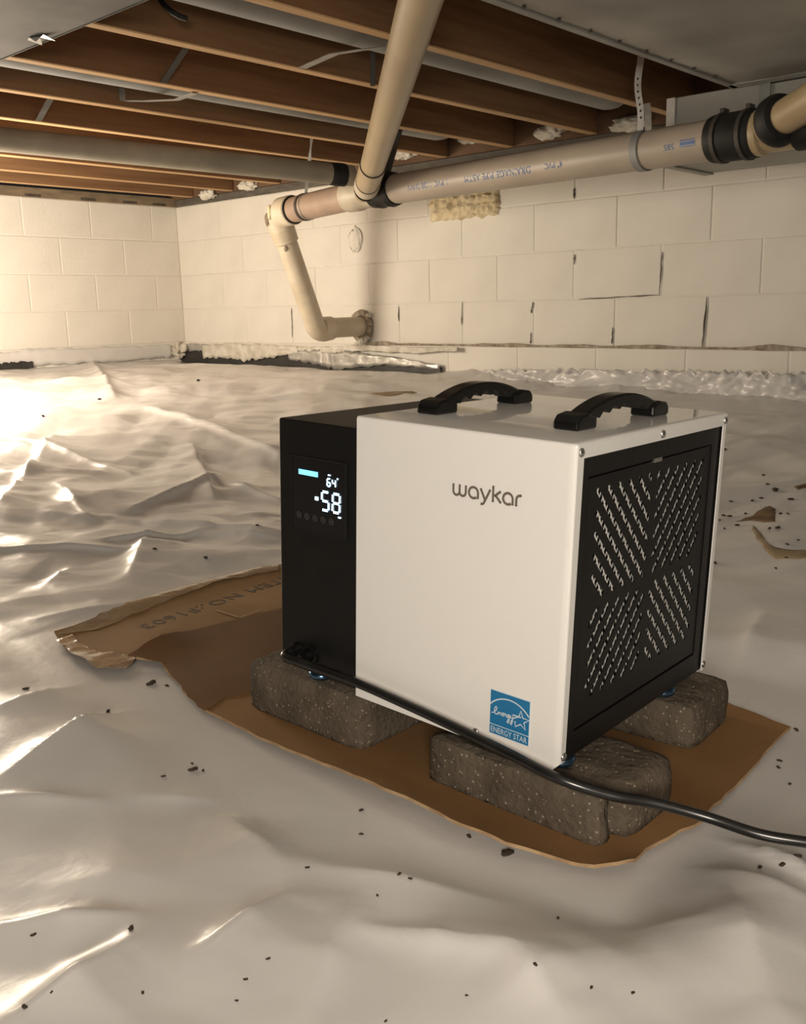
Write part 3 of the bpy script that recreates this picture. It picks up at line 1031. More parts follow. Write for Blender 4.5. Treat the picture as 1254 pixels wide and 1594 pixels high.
t_s = (Vector((-1.53, 2.79, 1.0)) - W0).dot(dirm)
cs = on_main(t_s)
loop = []
for k in range(41):
    a = math.radians(95 - 301 * k / 40)
    loop.append(cs + (side_ * math.cos(a) + upv * math.sin(a)) * (PR + 0.003))
top_ = Vector((-1.372, cs.y, ZJ + 0.05))
top_ = Vector(at(995, 62, y=cs.y))
lp = cs + (side_ * 0.45 + upv * 0.9) * (PR + 0.004)
sx = Vector((1, 0, 0))
e = hang('pipe_strap', 'perforated steel hanger strap looped round the main pipe below trunk duct', [
    ('strap_loop', loop, 0.026, dirm, 0.002)], 'galv')
l0 = Vector(e.location)
tw = []
ups = []
ww = []
for i in range(15):
    t = i / 14
    tw.append(lp + (top_ - lp) * t - l0 + Vector((0.004 * math.sin(t * 9), 0.004 * math.cos(t * 7), 0)))
    a = 0.2 + 1.25 * t
    ups.append((math.cos(a) * dirm.x + math.sin(a) * 0.5, math.cos(a) * dirm.y + math.sin(a), 0))
    ww.append(0.020)
MB().ribbon(tw, ww, ups, 0.0018).build('strap_tail', 'bright_metal', e)
MB().ribbon([lp - l0 + Vector((0.03, 0, -0.01)), lp - l0 + Vector((0.028, 0.0, 0.04)), lp - l0 + Vector((0.02, 0.004, 0.075))], 0.022, (1, 0, 0), 0.0018).build('strap_end', 'strap', e)
for i in range(2, 9):
    p = tw[i]
    lump('strap_hole', p + Vector((0, -0.001, 0)), (0.0035, 0.0025, 0.0045), 'gap', i, e, 0.0, 1)

c2_ = on_main(0.18)
tp = Vector(at(631, 168, y=c2_.y))
hang('pipe_strap', 'black hanger strap right of the tan upward pipe', [('strap_tail', [tp + (c2_ + Vector((0, 0, PR)) - tp) * (i / 6) for i in range(7)], 0.026, (0.74, 0.67, 0), 0.003)], 'dark_strap')
c3_ = E0 + d1 * 0.20
tp3 = Vector(at(487, 195, y=c3_.y - 0.02))
hang('pipe_strap', 'thin twisted steel strap above the short brownish pipe', [('strap_tail', [tp3 + (c3_ + Vector((0, 0, PR)) - tp3) * (i / 6) for i in range(7)], [0.011, 0.016, 0.006, 0.016, 0.007, 0.016, 0.012], (0.74, 0.67, 0), 0.002)], 'strap')
tp4 = Vector(at(580, 72, d=2.75))
bt4 = Vector(at(580, 134, d=2.75))
hang('pipe_strap', 'short grey strap left of the tan upward pipe, near the ducts', [('strap_tail', [tp4, (tp4 + bt4) / 2, bt4], 0.014, (0.74, 0.67, 0), 0.002)], 'grey_steel')
# loose black cable end top left
ca = [at(245, -8, z=1.30), at(255, 8, z=1.27), at(268, 19, z=1.25), at(280, 26, z=1.24), at(291, 29, z=1.235)]
cb = MB().tube(ca, 0.007, 10).build('cable', 'rubber', smooth=True)
tag(cb, 'short black cable end hanging beside the near round duct', 'cable')

# ------------------------------------------------------------------ foam, tape and membrane on the walls
def foam_pad(name, cx, cz, w, h, depth, mat, label, cat, seed, jag=0.15):
    n1, n2 = 40, 18
    vs, fs = [], []
    for j in range(n2 + 1):
        for i in range(n1 + 1):
            u, v = i / n1 * 2 - 1, j / n2 * 2 - 1
            ed = (1 - abs(u) ** 6) * (1 - abs(v) ** 4)
            bl = abs(float(perlin(u * 7 * w / 0.4 + seed, v * 3.2 + seed))) + 0.5 * abs(float(perlin(u * 15 * w / 0.4 + seed, v * 7 - seed)))
            d = depth * (0.25 + 1.3 * bl) * max(ed, 0) ** 0.35
            ju = jag * float(perlin(v * 3 + seed, u * 2)) * w * 0.3 * abs(u)
            jv = jag * float(perlin(u * 5 + seed, v * 2 + 9)) * h * abs(v)
            vs.append((cx + u * w / 2 + ju, YW - 0.004 - d, cz + v * h / 2 + jv))
    for j in range(n2):
        for i in range(n1):
            a = j * (n1 + 1) + i
            fs.append((a, a + 1, a + n1 + 2, a + n1 + 1))
    o = mesh_obj(name, vs, fs, mat, smooth=True)
    return tag(o, label, cat)


foam_pad('spray_foam_patch', -2.885, 1.000, 0.405, 0.125, 0.045, 'foam', 'lumpy cream spray foam patch filling an opening below the main pipe', 'foam', 2.0)
plug = empty('foam_plug', (-3.598, YW - 0.003, 0.886), 'small round painted foam plug on the right wall', 'foam')
lump('foam_disc', (0, 0, 0), (0.046, 0.014, 0.060), 'block', 5.5, plug, 0.35, 4)
pr_ = [(math.cos(a) * (0.046 + 0.004 * math.sin(3 * a)), -0.006, math.sin(a) * 0.060) for a in [2 * math.pi * k / 28 for k in range(29)]]
MB().tube(pr_, 0.0035, 6).build('plug_rim', 'mortar', plug, smooth=True)
# ring of sealant round the wall stub
ring = empty('pipe_collar', (S2.x, YW, S2.z), 'ragged dark sealant collar where the cream pipe enters the wall', 'collar')
mb = MB()
pts = []
for k in range(25):
    a = 2 * math.pi * k / 24
    r = DR * 1.28 + 0.008 * float(perlin(math.cos(a) * 2 + 4, math.sin(a) * 2))
    pts.append((math.cos(a) * r, -0.012, math.sin(a) * r * 1.08))
mb.tube(pts, [0.016 + 0.006 * abs(float(perlin(k * 0.8, 3.3))) for k in range(25)], 8)
mb.build('sealant_ring', 'dirt', ring, smooth=True)
for k, (a, b, s_) in enumerate(((-0.01, -0.085, 0.022), (0.02, -0.075, 0.018), (0.045, -0.06, 0.014), (-0.03, -0.10, 0.016), (0.06, 0.055, 0.012))):
    lump('sealant_crumb', (a, -0.018, b), (s_ * 1.2, 0.014, s_), 'foam_white', k * 2.2, ring, 0.7, 3)


def wall_strip(name, pts, widths, mat, label, cat, off=0.012, rough=0.012, seed=0.0, plane='y', n=70, rows=5, fq=0.3, fj=0.9):
    """ragged strip clinging to a wall: pts (along, z) of its middle"""
    P = np.array(pts)
    t = np.linspace(0, 1, n)
    tt = np.linspace(0, 1, len(P))
    xs, zs, ws = np.interp(t, tt, P[:, 0]), np.interp(t, tt, P[:, 1]), np.interp(t, tt, widths)
    vs, fs = [], []
    for i in range(n):
        for j in range(rows):
            k = j / (rows - 1) - 0.5
            jag = 0.25 * float(perlin(i * 0.35 + seed, j * 0.2 + 4)) * ws[i] * (abs(k) * 2)
            o_ = off + rough * abs(float(perlin(i * fq + seed + j * fj * 0.5, j * fj + seed + i * fq * 0.35))) + rough * 0.35 * abs(float(perlin(i * fq * 2.7 + seed - j * fj, j * fj * 1.7 - i * fq)))
            z_ = zs[i] + k * ws[i] + jag
            vs.append((xs[i], YW - o_, z_) if plane == 'y' else (XW + o_, xs[i], z_))
    for i in range(n - 1):
        for j in range(rows - 1):
            a = i * rows + j
            fs.append((a, a + rows, a + rows + 1, a + 1))
    o = mesh_obj(name, vs, fs, mat, smooth=True)
    o.modifiers.new('thick', 'SOLIDIFY').thickness = 0.003
    return tag(o, label, cat)


def wy_(px, py):
    p = at(px, py, y=YW - 0.02)
    return (p[0], p[2])


def wx_(px, py):
    p = at(px, py, x=XW + 0.02)
    return (p[1], p[2])


wall_strip('black_membrane', [wy_(270, 556), wy_(340, 558), wy_(430, 560), wy_(470, 562), wy_(560, 572), wy_(640, 575), wy_(692, 577)],
           [0.085, 0.10, 0.12, 0.11, 0.085, 0.07, 0.035], 'membrane', 'black membrane strip showing along the base of the right wall', 'membrane', 0.040, 0.006, 1.0)
wall_strip('black_membrane', [wx_(-60, 578), wx_(0, 573), wx_(30, 570), wx_(50, 567)], [0.05, 0.05, 0.05, 0.03], 'membrane',
           'short black membrane strip at the base of the left wall', 'membrane', 0.03, 0.008, 3.0, 'x')
wall_strip('silver_tape', [wy_(455, 552), wy_(500, 556), wy_(530, 560), wy_(600, 560), wy_(690, 571)], [0.05, 0.075, 0.10, 0.05, 0.02], 'foil',
           'crinkled silver tape over the black membrane, below the wall stub', 'tape', 0.048, 0.02, 7.0)
wall_strip('silver_tape', [wy_(300, 540), wy_(325, 541), wy_(330, 541)], [0.045, 0.04, 0.03], 'foil',
           'small dull silver tape piece near the wall corner', 'tape', 0.048, 0.006, 9.0)
wall_strip('torn_plastic_flap', [wy_(322, 548), wy_(350, 545), wy_(390, 548), wy_(430, 546), wy_(470, 544)], [0.07, 0.085, 0.095, 0.07, 0.035], 'foam_white',
           'torn white plastic flap hanging over the black membrane', 'plastic', 0.051, 0.02, 12.0)
wall_strip('foam_bead', [wy_(440, 541), wy_(520, 545), wy_(560, 541), wy_(650, 545), wy_(720, 543)], [0.02, 0.035, 0.03, 0.03, 0.015], 'foam_white',
           'ragged foam bead along the base of the right wall', 'foam', 0.046, 0.03, 15.0)
wall_strip('wall_flap', [wx_(-120, 568), wx_(0, 562), wx_(60, 556), wx_(150, 553), wx_(220, 549), wx_(268, 546)], [0.10, 0.095, 0.09, 0.085, 0.08, 0.07], 'plastic',
           'plastic flap fixed along the base of the left wall', 'plastic', 0.016, 0.010, 18.0, 'x')
wall_strip('turned_up_plastic', [wy_(700, 588), wy_(760, 588), wy_(850, 590), wy_(960, 592), wy_(1080, 596), wy_(1180, 600), wy_(1300, 606), wy_(1420, 614)],
           [0.03, 0.075, 0.085, 0.09, 0.095, 0.10, 0.11, 0.12], 'plastic', 'shiny crinkled plastic turned up against the base of the right wall', 'plastic', 0.035, 0.07, 27.0, n=260, rows=11, fq=0.045, fj=0.13)
cl = lump('foam_clump', tuple(at(278, 545, y=YW - 0.06)), (0.06, 0.05, 0.045), 'foam_white', 21.0, None, 0.8, 4)
tag(cl, 'ragged white foam clump in the corner at the wall base', 'foam')

# ------------------------------------------------------------------ cardboard
cardb = empty('flattened_cardboard', (-0.95, 0.98, 0.0), 'flattened brown cardboard box lying under the dehumidifier and pavers', 'cardboard')
C0 = Vector(cardb.location)


def sheet_poly(name, poly, mat, parent, zf, thick=0.0035, step=0.03, jag=0.003, seed=1.0, edge=None):
    """sheet cut to an outline, triangulated on a grid so that it can buckle"""
    dense = []
    for (a, b) in zip(poly, poly[1:] + poly[:1]):
        L = math.hypot(b[0] - a[0], b[1] - a[1])
        k = max(1, int(L / 0.016))
        for i in range(k):
            t = i / k
            px, py = a[0] + (b[0] - a[0]) * t, a[1] + (b[1] - a[1]) * t
            dense.append((px + jag * 2 * float(perlin(px * 30 + seed, py * 30)), py + jag * 2 * float(perlin(px * 30, py * 30 + seed))))
    bm = bmesh.new()
    vs = [bm.verts.new((x, y, 0)) for x, y in dense]
    f = bm.faces.new(vs)
    xs = [p[0] for p in dense]
    ys = [p[1] for p in dense]
    for ax, lo, hi in ((0, min(xs), max(xs)), (1, min(ys), max(ys))):
        t = lo + step
        while t < hi:
            co = (t, 0, 0) if ax == 0 else (0, t, 0)
            no = (1, 0, 0) if ax == 0 else (0, 1, 0)
            bmesh.ops.bisect_plane(bm, geom=bm.verts[:] + bm.edges[:] + bm.faces[:], plane_co=co, plane_no=no)
            t += step
    bmesh.ops.triangulate(bm, faces=[f for f in bm.faces if len(f.verts) > 4])
    bmesh.ops.recalc_face_normals(bm, faces=bm.faces)
    for f in bm.faces:
        if f.normal.z < 0:
            f.normal_flip()
    for v in bm.verts:
        v.co.z = zf(v.co.x, v.co.y)
    ext = bmesh.ops.extrude_face_region(bm, geom=bm.faces[:])
    for v in ext['geom']:
        if isinstance(v, bmesh.types.BMVert):
            v.co.z += thick
    bmesh.ops.recalc_face_normals(bm, faces=bm.faces)
    for v in bm.verts:
        v.co -= C0
    m_ = bpy.data.meshes.new(name)
    for f in bm.faces:
        f.smooth = True
        if abs(f.normal.z) < 0.5:
            f.material_index = 1
    for e in bm.edges:
        if e.calc_face_angle(0) > 0.6:
            e.smooth = False
    bm.to_mesh(m_)
    bm.free()
    m_.materials.append(MAT[mat])
    m_.materials.append(MAT[edge or 'card_edge'])
    return link_mesh(name, m_, None, parent)


main_poly = [tuple(at(*q, z=0.006)[:2]) for q in ((245, 1028), (275, 1060), (292, 1082), (320, 1105), (430, 1160), (520, 1203), (600, 1240), (720, 1298), (790, 1322), (850, 1336), (925, 1352), (962, 1356), (985, 1345), (1000, 1320), (1080, 1284), (1150, 1215), (1230, 1130), (1180, 1112))]
main_poly += [(-0.53, 1.20), (-0.80, 1.24), (-1.10, 1.27), (-1.32, 1.28), (-1.315, 1.10), (-1.318, 0.90), (-1.322, 0.835)]


def z_main(x, y):
    z = 0.0015
    z += 0.013 * math.exp(-((y - 0.70) / 0.026) ** 2) * (0.55 + 0.45 * math.sin(x * 9 + 1.0)) * (1 if x > -1.0 else max(0, (x + 1.15) / 0.15))
    d = math.hypot(x + 0.405, y - 0.745)
    z += 0.010 * math.exp(-(d / 0.03) ** 2)
    z += 0.004 * max(0, float(perlin(x * 5, y * 5))) * (1 if (y < 0.75 or y > 1.15 or x < -1.05 or x > -0.44) else 0)
    dl_ = math.hypot(x + 1.32, y - 0.82)
    z += 0.018 * math.exp(-(dl_ / 0.06) ** 2)
    return z


sheet_poly('main_sheet', main_poly, 'card', cardb, z_main, 0.004, seed=2.0)
flap_poly = [tuple(at(*q, z=0.005)[:2]) for q in ((85, 988), (100, 1004), (150, 1030), (205, 1022), (240, 1025))]
flap_poly += [(-1.285, 0.86), (-1.28, 1.00), (-1.27, 1.10), (-1.27, 1.34), (-1.50, 1.36)]
flap_poly += [tuple(at(*q, z=0.008)[:2]) for q in ((432, 884), (385, 890), (320, 905), (255, 925), (200, 945), (140, 968))]


def z_flap(x, y):
    z = 0.001 + 0.010 * math.exp(-((x + 1.53) / 0.04) ** 2) + 0.004 * max(0, float(perlin(x * 7 + 3, y * 7)))
    return z if x < -1.34 else z * max(0, (-1.28 - x) / 0.06) + 0.0005


# the flap lies under the fold of the main sheet
fl = sheet_poly('printed_flap', flap_poly, 'card_light', cardb, z_flap, 0.0035, seed=5.0)
fl['label'] = 'paler flap with black stencilled text'
# darker inner liner along the fold
lin_poly = [tuple(at(*q, z=0.010)[:2]) for q in ((200, 1022), (255, 1030), (292, 1082), (318, 1104), (350, 1085), (372, 1080))] + [(-1.02, 0.84), (-1.015, 0.98), (-1.015, 1.2), (-1.29, 1.26), (-1.30, 1.08), (-1.325, 0.93)]
sheet_poly('inner_liner', lin_poly, 'card_in', cardb, lambda x, y: z_main(x, y) + 0.0045, 0.0015, seed=8.0, edge='card_in')['label'] = 'darker inner layer of the cardboard'
# torn tab at the fold
tp_ = [tuple(at(*q, z=0.012)[:2]) for q in ((222, 1012), (232, 1000), (248, 996), (246, 990), (258, 990), (262, 1000), (300, 992), (300, 1003), (250, 1024))]
sheet_poly('torn_tab', tp_, 'card_in', cardb, lambda x, y: 0.0085, 0.002, seed=9.0, edge='card_in')


def card_line(name, pts, w, mat, z):
    P = [Vector(at(*q, z=z)) - C0 for q in pts]
    MB().ribbon([Vector((p.x, p.y, z)) for p in P], w, (0.7, 0.7, 0), 0.0012).build(name, mat, cardb)


# stencilled text, reads from the box towards the near left corner
tv, tf = text_mesh('ITEM NO.:F1603', 0.040, 0.0002, spacing=1.12)
xs = [v[0] for v in tv]
Lx = max(xs)
A = at(437, 897, z=0.008)
Bp = at(214, 972, z=0.008)
dv = Vector((Bp[0] - A[0], Bp[1] - A[1], 0))
sc = dv.length / Lx
dv.normalize()
upd = Vector((-dv.y, dv.x, 0))
if upd.x < 0:
    upd = -upd
out = []
for v in tv:
    p = Vector(A) + dv * v[0] * sc + upd * v[1] * 1.05
    out.append(Vector((p.x, p.y, z_flap(p.x, p.y) + 0.0040 + v[2])) - C0)
MB().add(out, tf).build('stencil_text', 'card_ink', fl)
# crinkled clear tape along the outer edge
tp_ = [tuple(at(*q, z=0.012)[:2]) for q in ((90, 985), (200, 941), (320, 902), (432, 881), (432, 887), (330, 909), (215, 951), (150, 975), (120, 1000), (200, 1024), (150, 1033), (100, 1006))]
mbz = []
sheet_poly('tape_strip', tp_[:8], 'tape', cardb, lambda x, y: z_flap(x, y) + 0.0042 + 0.003 * abs(float(perlin(x * 40, y * 40))), 0.0006, step=0.012, jag=0.005, seed=11.0, edge='tape')
tp2 = [tuple(at(*q, z=0.012)[:2]) for q in ((88, 992), (112, 985), (140, 1005), (180, 1012), (212, 1018), (196, 1034), (150, 1034), (108, 1010))]
sheet_poly('tape_strip', tp2, 'tape', cardb, lambda x, y: z_flap(x, y) + 0.0045 + 0.006 * abs(float(perlin(x * 40, y * 40))), 0.0006, step=0.012, jag=0.004, seed=13.0, edge='tape')
# pale printed corner lines
for seg in (((335, 948), (372, 960)), ((372, 960), (405, 948))):
    A_, B_ = at(*seg[0], z=0.008), at(*seg[1], z=0.008)
    pts = [Vector((A_[0] + (B_[0] - A_[0]) * t, A_[1] + (B_[1] - A_[1]) * t, 0.0)) for t in (0, .5, 1)]
    pts = [Vector((p.x, p.y, max(z_flap(p.x, p.y) + 0.0042, 0.0065))) - C0 for p in pts]
    MB().ribbon(pts, 0.005, (0.5, 0.8, 0), 0.0006).build('scuff_line', 'card_edge', fl)


# ------------------------------------------------------------------ concrete pavers
def paver_mesh(mb_args, seed, rot=0.0, chamfer=0.014):
    (x0, x1, y0, y1, z0, z1) = mb_args
    bm = bmesh.new()
    bmesh.ops.create_cube(bm, size=1.0)
    for v in bm.verts:
        v.co = Vector(((x0 + x1) / 2 + v.co.x * (x1 - x0), (y0 + y1) / 2 + v.co.y * (y1 - y0), (z0 + z1) / 2 + v.co.z * (z1 - z0)))
    te = [e for e in bm.edges if all(v.co.z > (z0 + z1) / 2 for v in e.verts)]
    ve = [e for e in bm.edges if abs(e.verts[0].co.z - e.verts[1].co.z) > 0.01]
    bmesh.ops.bevel(bm, geom=te + ve, offset=chamfer, segments=2, profile=0.6, affect='EDGES')
    bmesh.ops.triangulate(bm, faces=bm.faces[:])
    for _ in range(4):
        bmesh.ops.subdivide_edges(bm, edges=[e for e in bm.edges if e.calc_length() > 0.011], cuts=1)
        bmesh.ops.triangulate(bm, faces=[f for f in bm.faces if len(f.verts) > 3])
    bm.normal_update()
    for v in bm.verts:
        n_ = v.normal
        k = 0.0032 * float(perlin(v.co.x * 38 + seed, v.co.y * 38 + v.co.z * 31)) + 0.004 * float(perlin(v.co.x * 13 + seed, v.co.z * 17 + v.co.y * 13))
        if v.co.z < z0 + 0.002 or v.co.z > z1 - 0.0005:
            k = min(k, 0) if v.co.z > z1 - 0.0005 else 0
        v.co += n_ * k
    for f in bm.faces:
        f.smooth = True
    bm.normal_update()
    m_ = bpy.data.meshes.new('paver')
    bm.to_mesh(m_)
    bm.free()
    return m_


ZCD = 0.0058
pav = link_mesh('concrete_paver', paver_mesh((-0.115, 0.108, -0.07, 0.095, 0, 0.0720), 1.0, chamfer=0.022), 'paver')
pav.location = (-0.892, 0.834, ZCD)
tag(pav, 'grey concrete paver under the black end of the dehumidifier', 'paver')
pv2 = empty('concrete_paver', (-0.562, 0.83, ZCD), 'split grey concrete paver under the near corner, in front of the sticker', 'paver')
link_mesh('face_slab', paver_mesh((-0.117, 0.114, -0.064, -0.036, 0, 0.054), 4.0, chamfer=0.0135), 'paver', pv2)
link_mesh('rear_block', paver_mesh((-0.108, 0.128, -0.033, 0.070, 0, 0.0580), 7.0, chamfer=0.021), 'paver', pv2)
pav3 = link_mesh('concrete_paver', paver_mesh((-0.10, 0.060, -0.053, 0.075, 0, 0.0560), 9.0, chamfer=0.022), 'paver')
pav3.location = (-0.538, 1.075, ZCD)
pav3.rotation_euler = (0, 0, 0.06)
tag(pav3, 'grey concrete paver under the far right corner of the dehumidifier', 'paver')

# ------------------------------------------------------------------ dehumidifier
H, L, D, BK, DZ, DB = 0.3383, 0.2835, 0.354, 0.1317, 0.0146, 0.0066
MX = Matrix(((0.9987076856519718, -0.0327923455677164, 0.03882809152984371, -0.4941),
             (0.03236157687464316, 0.9994080777998745, 0.011671433954180311, 0.7613),
             (-0.03918784201597495, -0.010399812523680541, 0.9991777404133878, 0.0750), (0, 0, 0, 1)))
deh = empty('dehumidifier', (0, 0, 0), 'white and black metal dehumidifier with two top handles and a lit display', 'dehumidifier')
deh.matrix_world = MX

# white cover: folded sheet, open below and at the black end
T = 0.0022
rr = 0.0035


def cover_profile(o):
    r = rr - o
    pts = [(o, 0.0)]
    pts += [(o + r - r * math.cos(a), H - o - r + r * math.sin(a)) for a in [math.pi / 2 * i / 4 for i in range(5)]]
    pts += [(D - o - r + r * math.sin(a), H - o - r + r * math.cos(a)) for a in [math.pi / 2 * i / 4 for i in range(5)]]
    pts += [(D - o, 0.0)]
    return pts


outp, inp = cover_profile(0), cover_profile(T)
mb = MB()
n = len(outp)
vs = []
for x_, zb_ in ((-L, 0.0), (-0.0085, 0.0), (-0.0015, 0.0075), (0.0, 0.0090)):
    sh_ = 0.0015 if x_ == 0.0 else 0.0
    vs += [(x_, y + (sh_ if y < D / 2 else -sh_), max(min(z, H - sh_), zb_)) for y, z in outp]
    vs += [(x_, y, max(z, zb_)) for y, z in inp]
fs = []
for s_ in range(3):
    a0, b0 = s_ * 2 * n, (s_ + 1) * 2 * n
    for i in range(n - 1):
        fs.append((a0 + i, a0 + i + 1, b0 + i + 1, b0 + i))
        fs.append((a0 + n + i, b0 + n + i, b0 + n + i + 1, a0 + n + i + 1))
    fs.append((a0, b0, b0 + n, a0 + n))
    fs.append((a0 + n - 1, a0 + 2 * n - 1, b0 + 2 * n - 1, b0 + n - 1))
for a0 in (0, 6 * n):
    for i in range(n - 1):
        fs.append((a0 + i, a0 + n + i, a0 + n + i + 1, a0 + i + 1))
mb.add(vs, fs)
# cut the lower front corner: move the two lowest points at the grille end
cover = mb.build('cover', 'white_paint', deh, smooth=True, auto=0.9)
cover['label'] = 'white enamelled cover'
# frame round the grille: top, left and right strips of the folded flange
fr_out = [(0.0016, 0.0095), (0.0016, H - 0.0016), (D - 0.0016, H - 0.0016), (D - 0.0016, 0.0105), (0.3490, 0.0065), (0.3445, 0.0065), (0.3445, 0.3230), (0.0130, 0.3235), (0.0100, 0.0095)]
v, f = plate(fr_out, [], 0.0016)
MB().add([(z, x, y) for x, y, z in v], f).build('flange', 'white_paint', deh)

# black housing
mb = MB().box((-L - BK, 0.0010, DB), (-0.040, D - 0.0010, H - DZ))
body = mb.build('housing', 'black_paint', deh, bevel=0.0025, seg=2)
# body inside the cover must stay behind the sheet
for v in body.data.vertices:
    if v.co.x > -0.1:
        v.co.y = min(max(v.co.y, 0.0030), D - 0.0030)
# side frame that holds the grille panel
gU0, gU1, gV0, gV1 = 0.0305, 0.3245, 0.0335, 0.3025
v, f = plate([(0.0028, DB), (D - 0.0028, DB), (D - 0.0028, 0.3300), (0.0028, 0.3300)],
             [[(gU0, gV0), (gU1, gV0), (gU1, gV1), (gU0, gV1)]], 0.034)
MB().add([(z - 0.020, x, y) for x, y, z in v], f).build('side_frame', 'black_paint', deh)


def slot(p, q, w):
    """rounded slot outline between two points"""
    p, q = Vector(p), Vector(q)
    t = (q - p)
    a = math.atan2(t.y, t.x)
    r = w / 2
    out = []
    for k in range(5):
        b = a + math.pi / 2 + math.pi * k / 4
        out.append((p.x + r * math.cos(b), p.y + r * math.sin(b)))
    for k in range(5):
        b = a - math.pi / 2 + math.pi * k / 4
        out.append((q.x + r * math.cos(b), q.y + r * math.sin(b)))
    return out


holes = []
PITCH_ = 0.0226
SW = 0.0066
UC, VC = 0.1790, 0.1650
for sx_, sy_ in ((-1, 1), (1, 1), (-1, -1), (1, -1)):
    # quadrant in local coords a (outwards in u), b (outwards in v), slots run towards the centre
    a1 = 0.1255
    b1 = 0.1205 if sy_ > 0 else 0.1005
    a0_, b0_ = 0.0085, 0.0075
    for k in range(-6, 7):
        c = k * PITCH_ + (b1 - a1) + (0.0 if sy_ > 0 else 0.0113)      # b = a + c
        lo = max(a0_, b0_ - c)
        hi = min(a1, b1 - c)
        if hi - lo < 0.004:
            continue
        p = (UC + sx_ * lo, VC + sy_ * (lo + c))
        q = (UC + sx_ * hi, VC + sy_ * (hi + c))
        holes.append(slot(p, q, SW))
v, f = plate([(gU0 + 0.0022, gV0 + 0.0022), (gU1 - 0.0022, gV0 + 0.0022), (gU1 - 0.0022, gV1 - 0.0022), (gU0 + 0.0022, gV1 - 0.0022)], holes, 0.0014)
grille = MB().add([(z - 0.0048, x, y) for x, y, z in v], f).build('grille', 'black_paint', deh)
grille['label'] = 'black slotted filter grille'
MB().box((-0.0045, 0.170, gV1 - 0.0035), (-0.002, 0.188, gV1 + 0.001)).build('grille_catch', 'screw', grille)
# pleated metal mesh behind the slots
mb = MB()
u = gU0 + 0.004
dzz = 0.0046
dzx, dzz = 0.0040, 0.0074
rows = int((gV1 - gV0 - 0.012) / dzz)
cols = int((gU1 - gU0 - 0.012) / dzx)
for i in range(cols):
    for j in range(rows):
        a, b = gU0 + 0.006 + i * dzx, gV0 + 0.006 + j * dzz
        s_ = 1 if (i + j) % 2 == 0 else -1
        p0 = (a, b) if s_ > 0 else (a + dzx, b)
        p1 = (a + dzx, b + dzz) if s_ > 0 else (a, b + dzz)
        tx, ty = p1[0] - p0[0], p1[1] - p0[1]
        ll = math.hypot(tx, ty)
        nx_, ny_ = -ty / ll * 0.0013, tx / ll * 0.0013
        x0_, x1_ = -0.0068, -0.0066
        mb.add([(x0_, p0[0] - nx_, p0[1] - ny_), (x1_, p0[0] + nx_, p0[1] + ny_), (x1_, p1[0] + nx_, p1[1] + ny_), (x0_, p1[0] - nx_, p1[1] - ny_)], [(0, 1, 2, 3)])
fm = mb.build('filter_mesh', 'mesh', deh)
fm['label'] = 'pale zigzag filter mesh behind the slots'
MB().box((-0.0395, gU0 - 0.005, gV0 - 0.005), (-0.037, gU1 + 0.005, gV1 + 0.005)).build('filter_back', 'void', deh)

# screws
SCREW = MB().lathe((0, 0, 0), (1, 0, 0), [(0, 0.0046), (0.0008, 0.0046), (0.0020, 0.0038), (0.0028, 0.0022), (0.0030, 0.0)], 16).build('screw', 'screw', deh, smooth=True, auto=1.2)
SCREW.location = (0.0008, 0.0065, 0.3300)
for (y_, z_) in ((0.1785, 0.3300), (D - 0.0062, 0.3290), (D - 0.0055, 0.0145), (0.0060, 0.0160)):
    o = SCREW.copy()
    COL.objects.link(o)
    o.parent = deh
    o.location = (0.0008, y_, z_)
o = SCREW.copy()
COL.objects.link(o)
o.parent = deh
o.location = (-0.1045, 0.0, 0.0115)
o.rotation_euler = (0, 0, -math.pi / 2)


def on_front(mb, x0, z0, name, mat, parent, y=-0.0004):
    """place a flat xy drawing on the front face"""
    mb.v = [(x0 + a, y - b, z0 + c) for a, c, b in mb.v]
    return mb.build(name, mat, parent)


# maker's lettering on the front: rounded lower-case letters, x-height 1
def letters():
    P = []
    x = 0.0
    # w
    P.append([(0, 1.0), (0, 0.42)] + arc(0.33, 0.38, 0.33, 180, 360, 10) + [(0.66, 1.0)])
    P.append([(0.66, 0.42)] + arc(0.99, 0.38, 0.33, 180, 360, 10) + [(1.32, 1.0)])
    # a
    def a_(x0):
        return [arc(x0 + 0.5, 0.5, 0.47, -50, -360, 20) + [(x0 + 0.97, 0.02)]]
    P += a_(1.62)
    # y
    P.append([(2.85, 0.98), (3.32, 0.05)])
    P.append([(3.83, 1.0), (3.30, -0.05), (3.16, -0.28), (3.02, -0.34), (2.90, -0.30)])
    # k
    P.append([(4.12, 1.38), (4.12, 0.0)])
    P.append([(4.88, 1.0), (4.26, 0.52)])
    P.append([(4.38, 0.60), (4.92, 0.02)])
    # a
    P += a_(5.10)
    # r
    P.append([(6.42, 0.0), (6.42, 0.55)] + arc(6.80, 0.55, 0.38, 180, 90, 8) + [(6.92, 0.93)])
    return P


k_ = 0.0855 / 6.95
lg = strokes([[(a * k_, b * k_) for a, b in p] for p in letters()], 0.0027, 0.0002)
on_front(lg, -0.1440, 0.2685, 'lettering', 'logo', cover)['label'] = 'grey lower-case lettering'

# blue square sticker
S_ = 0.0505
sx0, sz0 = -0.0873, 0.0168
stk = MB().box((sx0, -0.0006, sz0), (sx0 + S_, 0.0, sz0 + S_)).build('sticker', 'sticker_white', cover)
stk['label'] = 'blue and white square efficiency sticker'
MB().box((sx0 + 0.0008, -0.00085, sz0 + 0.0118), (sx0 + S_ - 0.0008, -0.0005, sz0 + S_ - 0.0008)).build('blue_field', 'sticker', stk)
MB().box((sx0 + 0.0008, -0.00085, sz0 + 0.0008), (sx0 + S_ - 0.0008, -0.0005, sz0 + 0.0108)).build('blue_band', 'sticker', stk)
P = []
P.append(arc(0.0247, 0.0126, 0.0318, 140.5, 39, 24))
